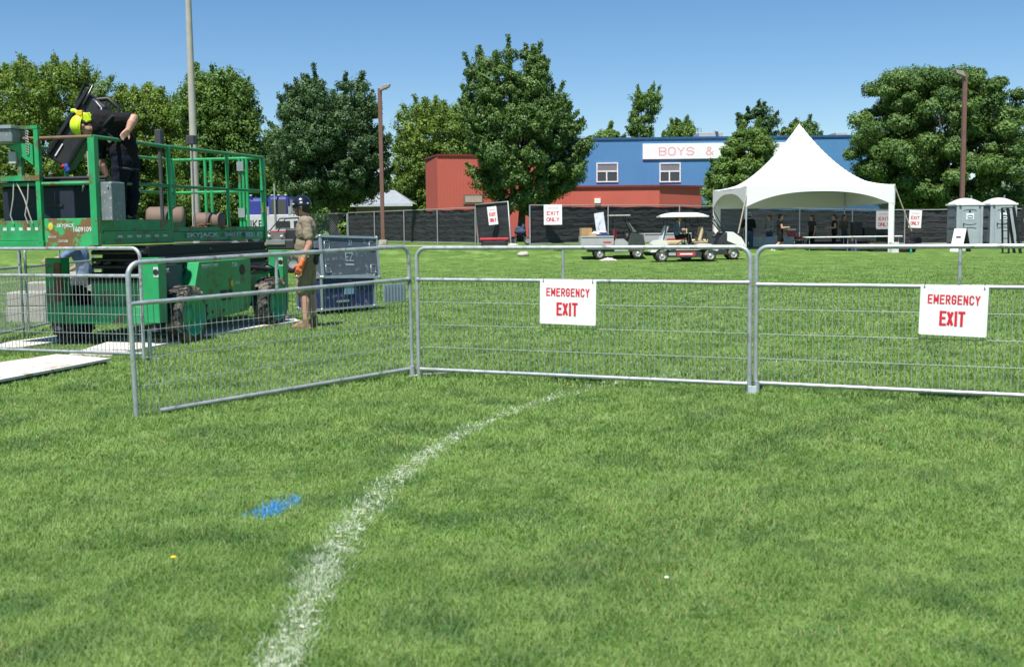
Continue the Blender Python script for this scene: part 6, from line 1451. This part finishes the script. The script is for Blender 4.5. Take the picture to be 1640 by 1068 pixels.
# ------------------------------------------------------------------ blue truck and dark utility vehicle
Y = 60; tx = X(393, Y); tz = terr(tx, Y); s = 1850 / Y
tk = thing("truck", "blue and white truck parked beyond the lift's far end", "truck", (tx, Y, tz)); nb = mat("deep_blue_paint", (.02, .03, .22), .3, 0, .05, 3, coat=.5)
def tz_(py): return D(430, py, Y).z - tz
MB().box(0, 1.05, .3, 2.2, 1.3, tz_(316)).build("tank", nb, tk, .2); MB().box(1.1, 2.25, .2, 2.4, 1.1, tz_(314)).build("cab", nb, tk, .18)
MB().box(1.3, 2.1, .18, .21, 1.55, tz_(320)).build("windscreen", glass, tk, .02)
MB().box(0, 2.9, 0, 2.3, .85, tz_(344)).build("white_body", mat('off_white_truck', (.5, .5, .52), .45), tk, .03)
text("UKE", .42, black_m, tk, (.45, -.006, 1.15), width=.85, bold=.01)
MB().box(0, 2.6, -.1, 2.3, .55, .85).build("bumper", mat("red_grey_bumper", (.35, .30, .30), .5), tk, .03); MB().box(.0, 2.4, -.12, -.1, .74, .79).build("bumper_stripe", red_p, tk)
for x in (.5, 1.7, 2.5): w0 = MB().lathe([(.25, -.15), (.48, -.15), (.5, -.1), (.5, .1), (.48, .15), (.25, .15)], (x, .25, .5), 'Y', 24).build("wheel", rubber, tk); MB().lathe([(.26, -.13), (0, -.1)], (x, .25, .5), 'Y', 16).build("rim", galv_far, w0)
MB().cyl((1.55, -.05, .6), (1.55, -.05, tz_(295)), .045, n=12).build("exhaust_stack", mat("chrome", (.5, .5, .5), .25, .8), tk); 
b = MB(); 
for x in (1.15, 2.3): b.box(x - .08, x + .08, .0, .05, 1.6, 2.05)
b.build("mirrors", galv_far, tk); MB().box(1.5, 2.3, -.03, .0, .95, 1.3).box(2.5, 2.8, -.03, .0, .95, 1.3).build("grille", black_m, tk)
b = MB()
for x in (.25, 1.35, 1.7, 2.05): b.ell((x, .3, tz_(313)), (.09, .06, .05))
b.build("marker_lights", galv_far, tk)
Y = 36; ux = X(424, Y); uv = thing("utility_vehicle", "dark open utility vehicle between the lift and the standing worker", "utility vehicle", (ux, Y, 0), R(-3)); s = 1850 / Y
def uz(py): return D(450, py, Y).z
MB().box(.0, .9, 0, 1.2, uz(400), uz(383)).build("front_body", dkb, uv, .05); MB().box(.02, .62, -.04, .0, uz(392), uz(384)).build("bumper", mat("grey_bumper", (.2, .21, .2), .5), uv, .01)
MB().yprism([(.05, uz(384)), (.62, uz(384)), (.55, uz(372)), (.12, uz(372))], .05, .8).build("hood", mat("grey_red_hood", (.16, .14, .14), .4), uv, .03)
MB().box(.6, 1.1, .1, 1.3, uz(400), uz(366)).build("seat", black_m, uv, .06)
b = MB(); b.tube([(.1, 0, uz(372)), (.35, .5, uz(350)), (.9, .6, uz(349)), (1.1, .6, uz(375))], .022, 6); b.tube([(.1, 1.1, uz(372)), (.35, 1.2, uz(350)), (.9, 1.2, uz(349)), (1.1, 1.2, uz(375))], .022, 6); b.build("roll_cage", black_m, uv)
b = MB(); b.ell((.12, -.03, uz(379)), (.09, .05, .06)).ell((.52, -.03, uz(379)), (.07, .05, .05)); b.build("headlight", alu, uv)
for x in (.12, .85): w0 = MB().lathe([(.15, -.1), (.27, -.1), (.3, -.06), (.3, .06), (.27, .1), (.15, .1)], (x, .05, .3), 'Y', 24).build("wheel", rubber, uv); MB().lathe([(.16, -.08), (0, -.06)], (x, .05, .3), 'Y', 16).build("rim", galv_far, w0)
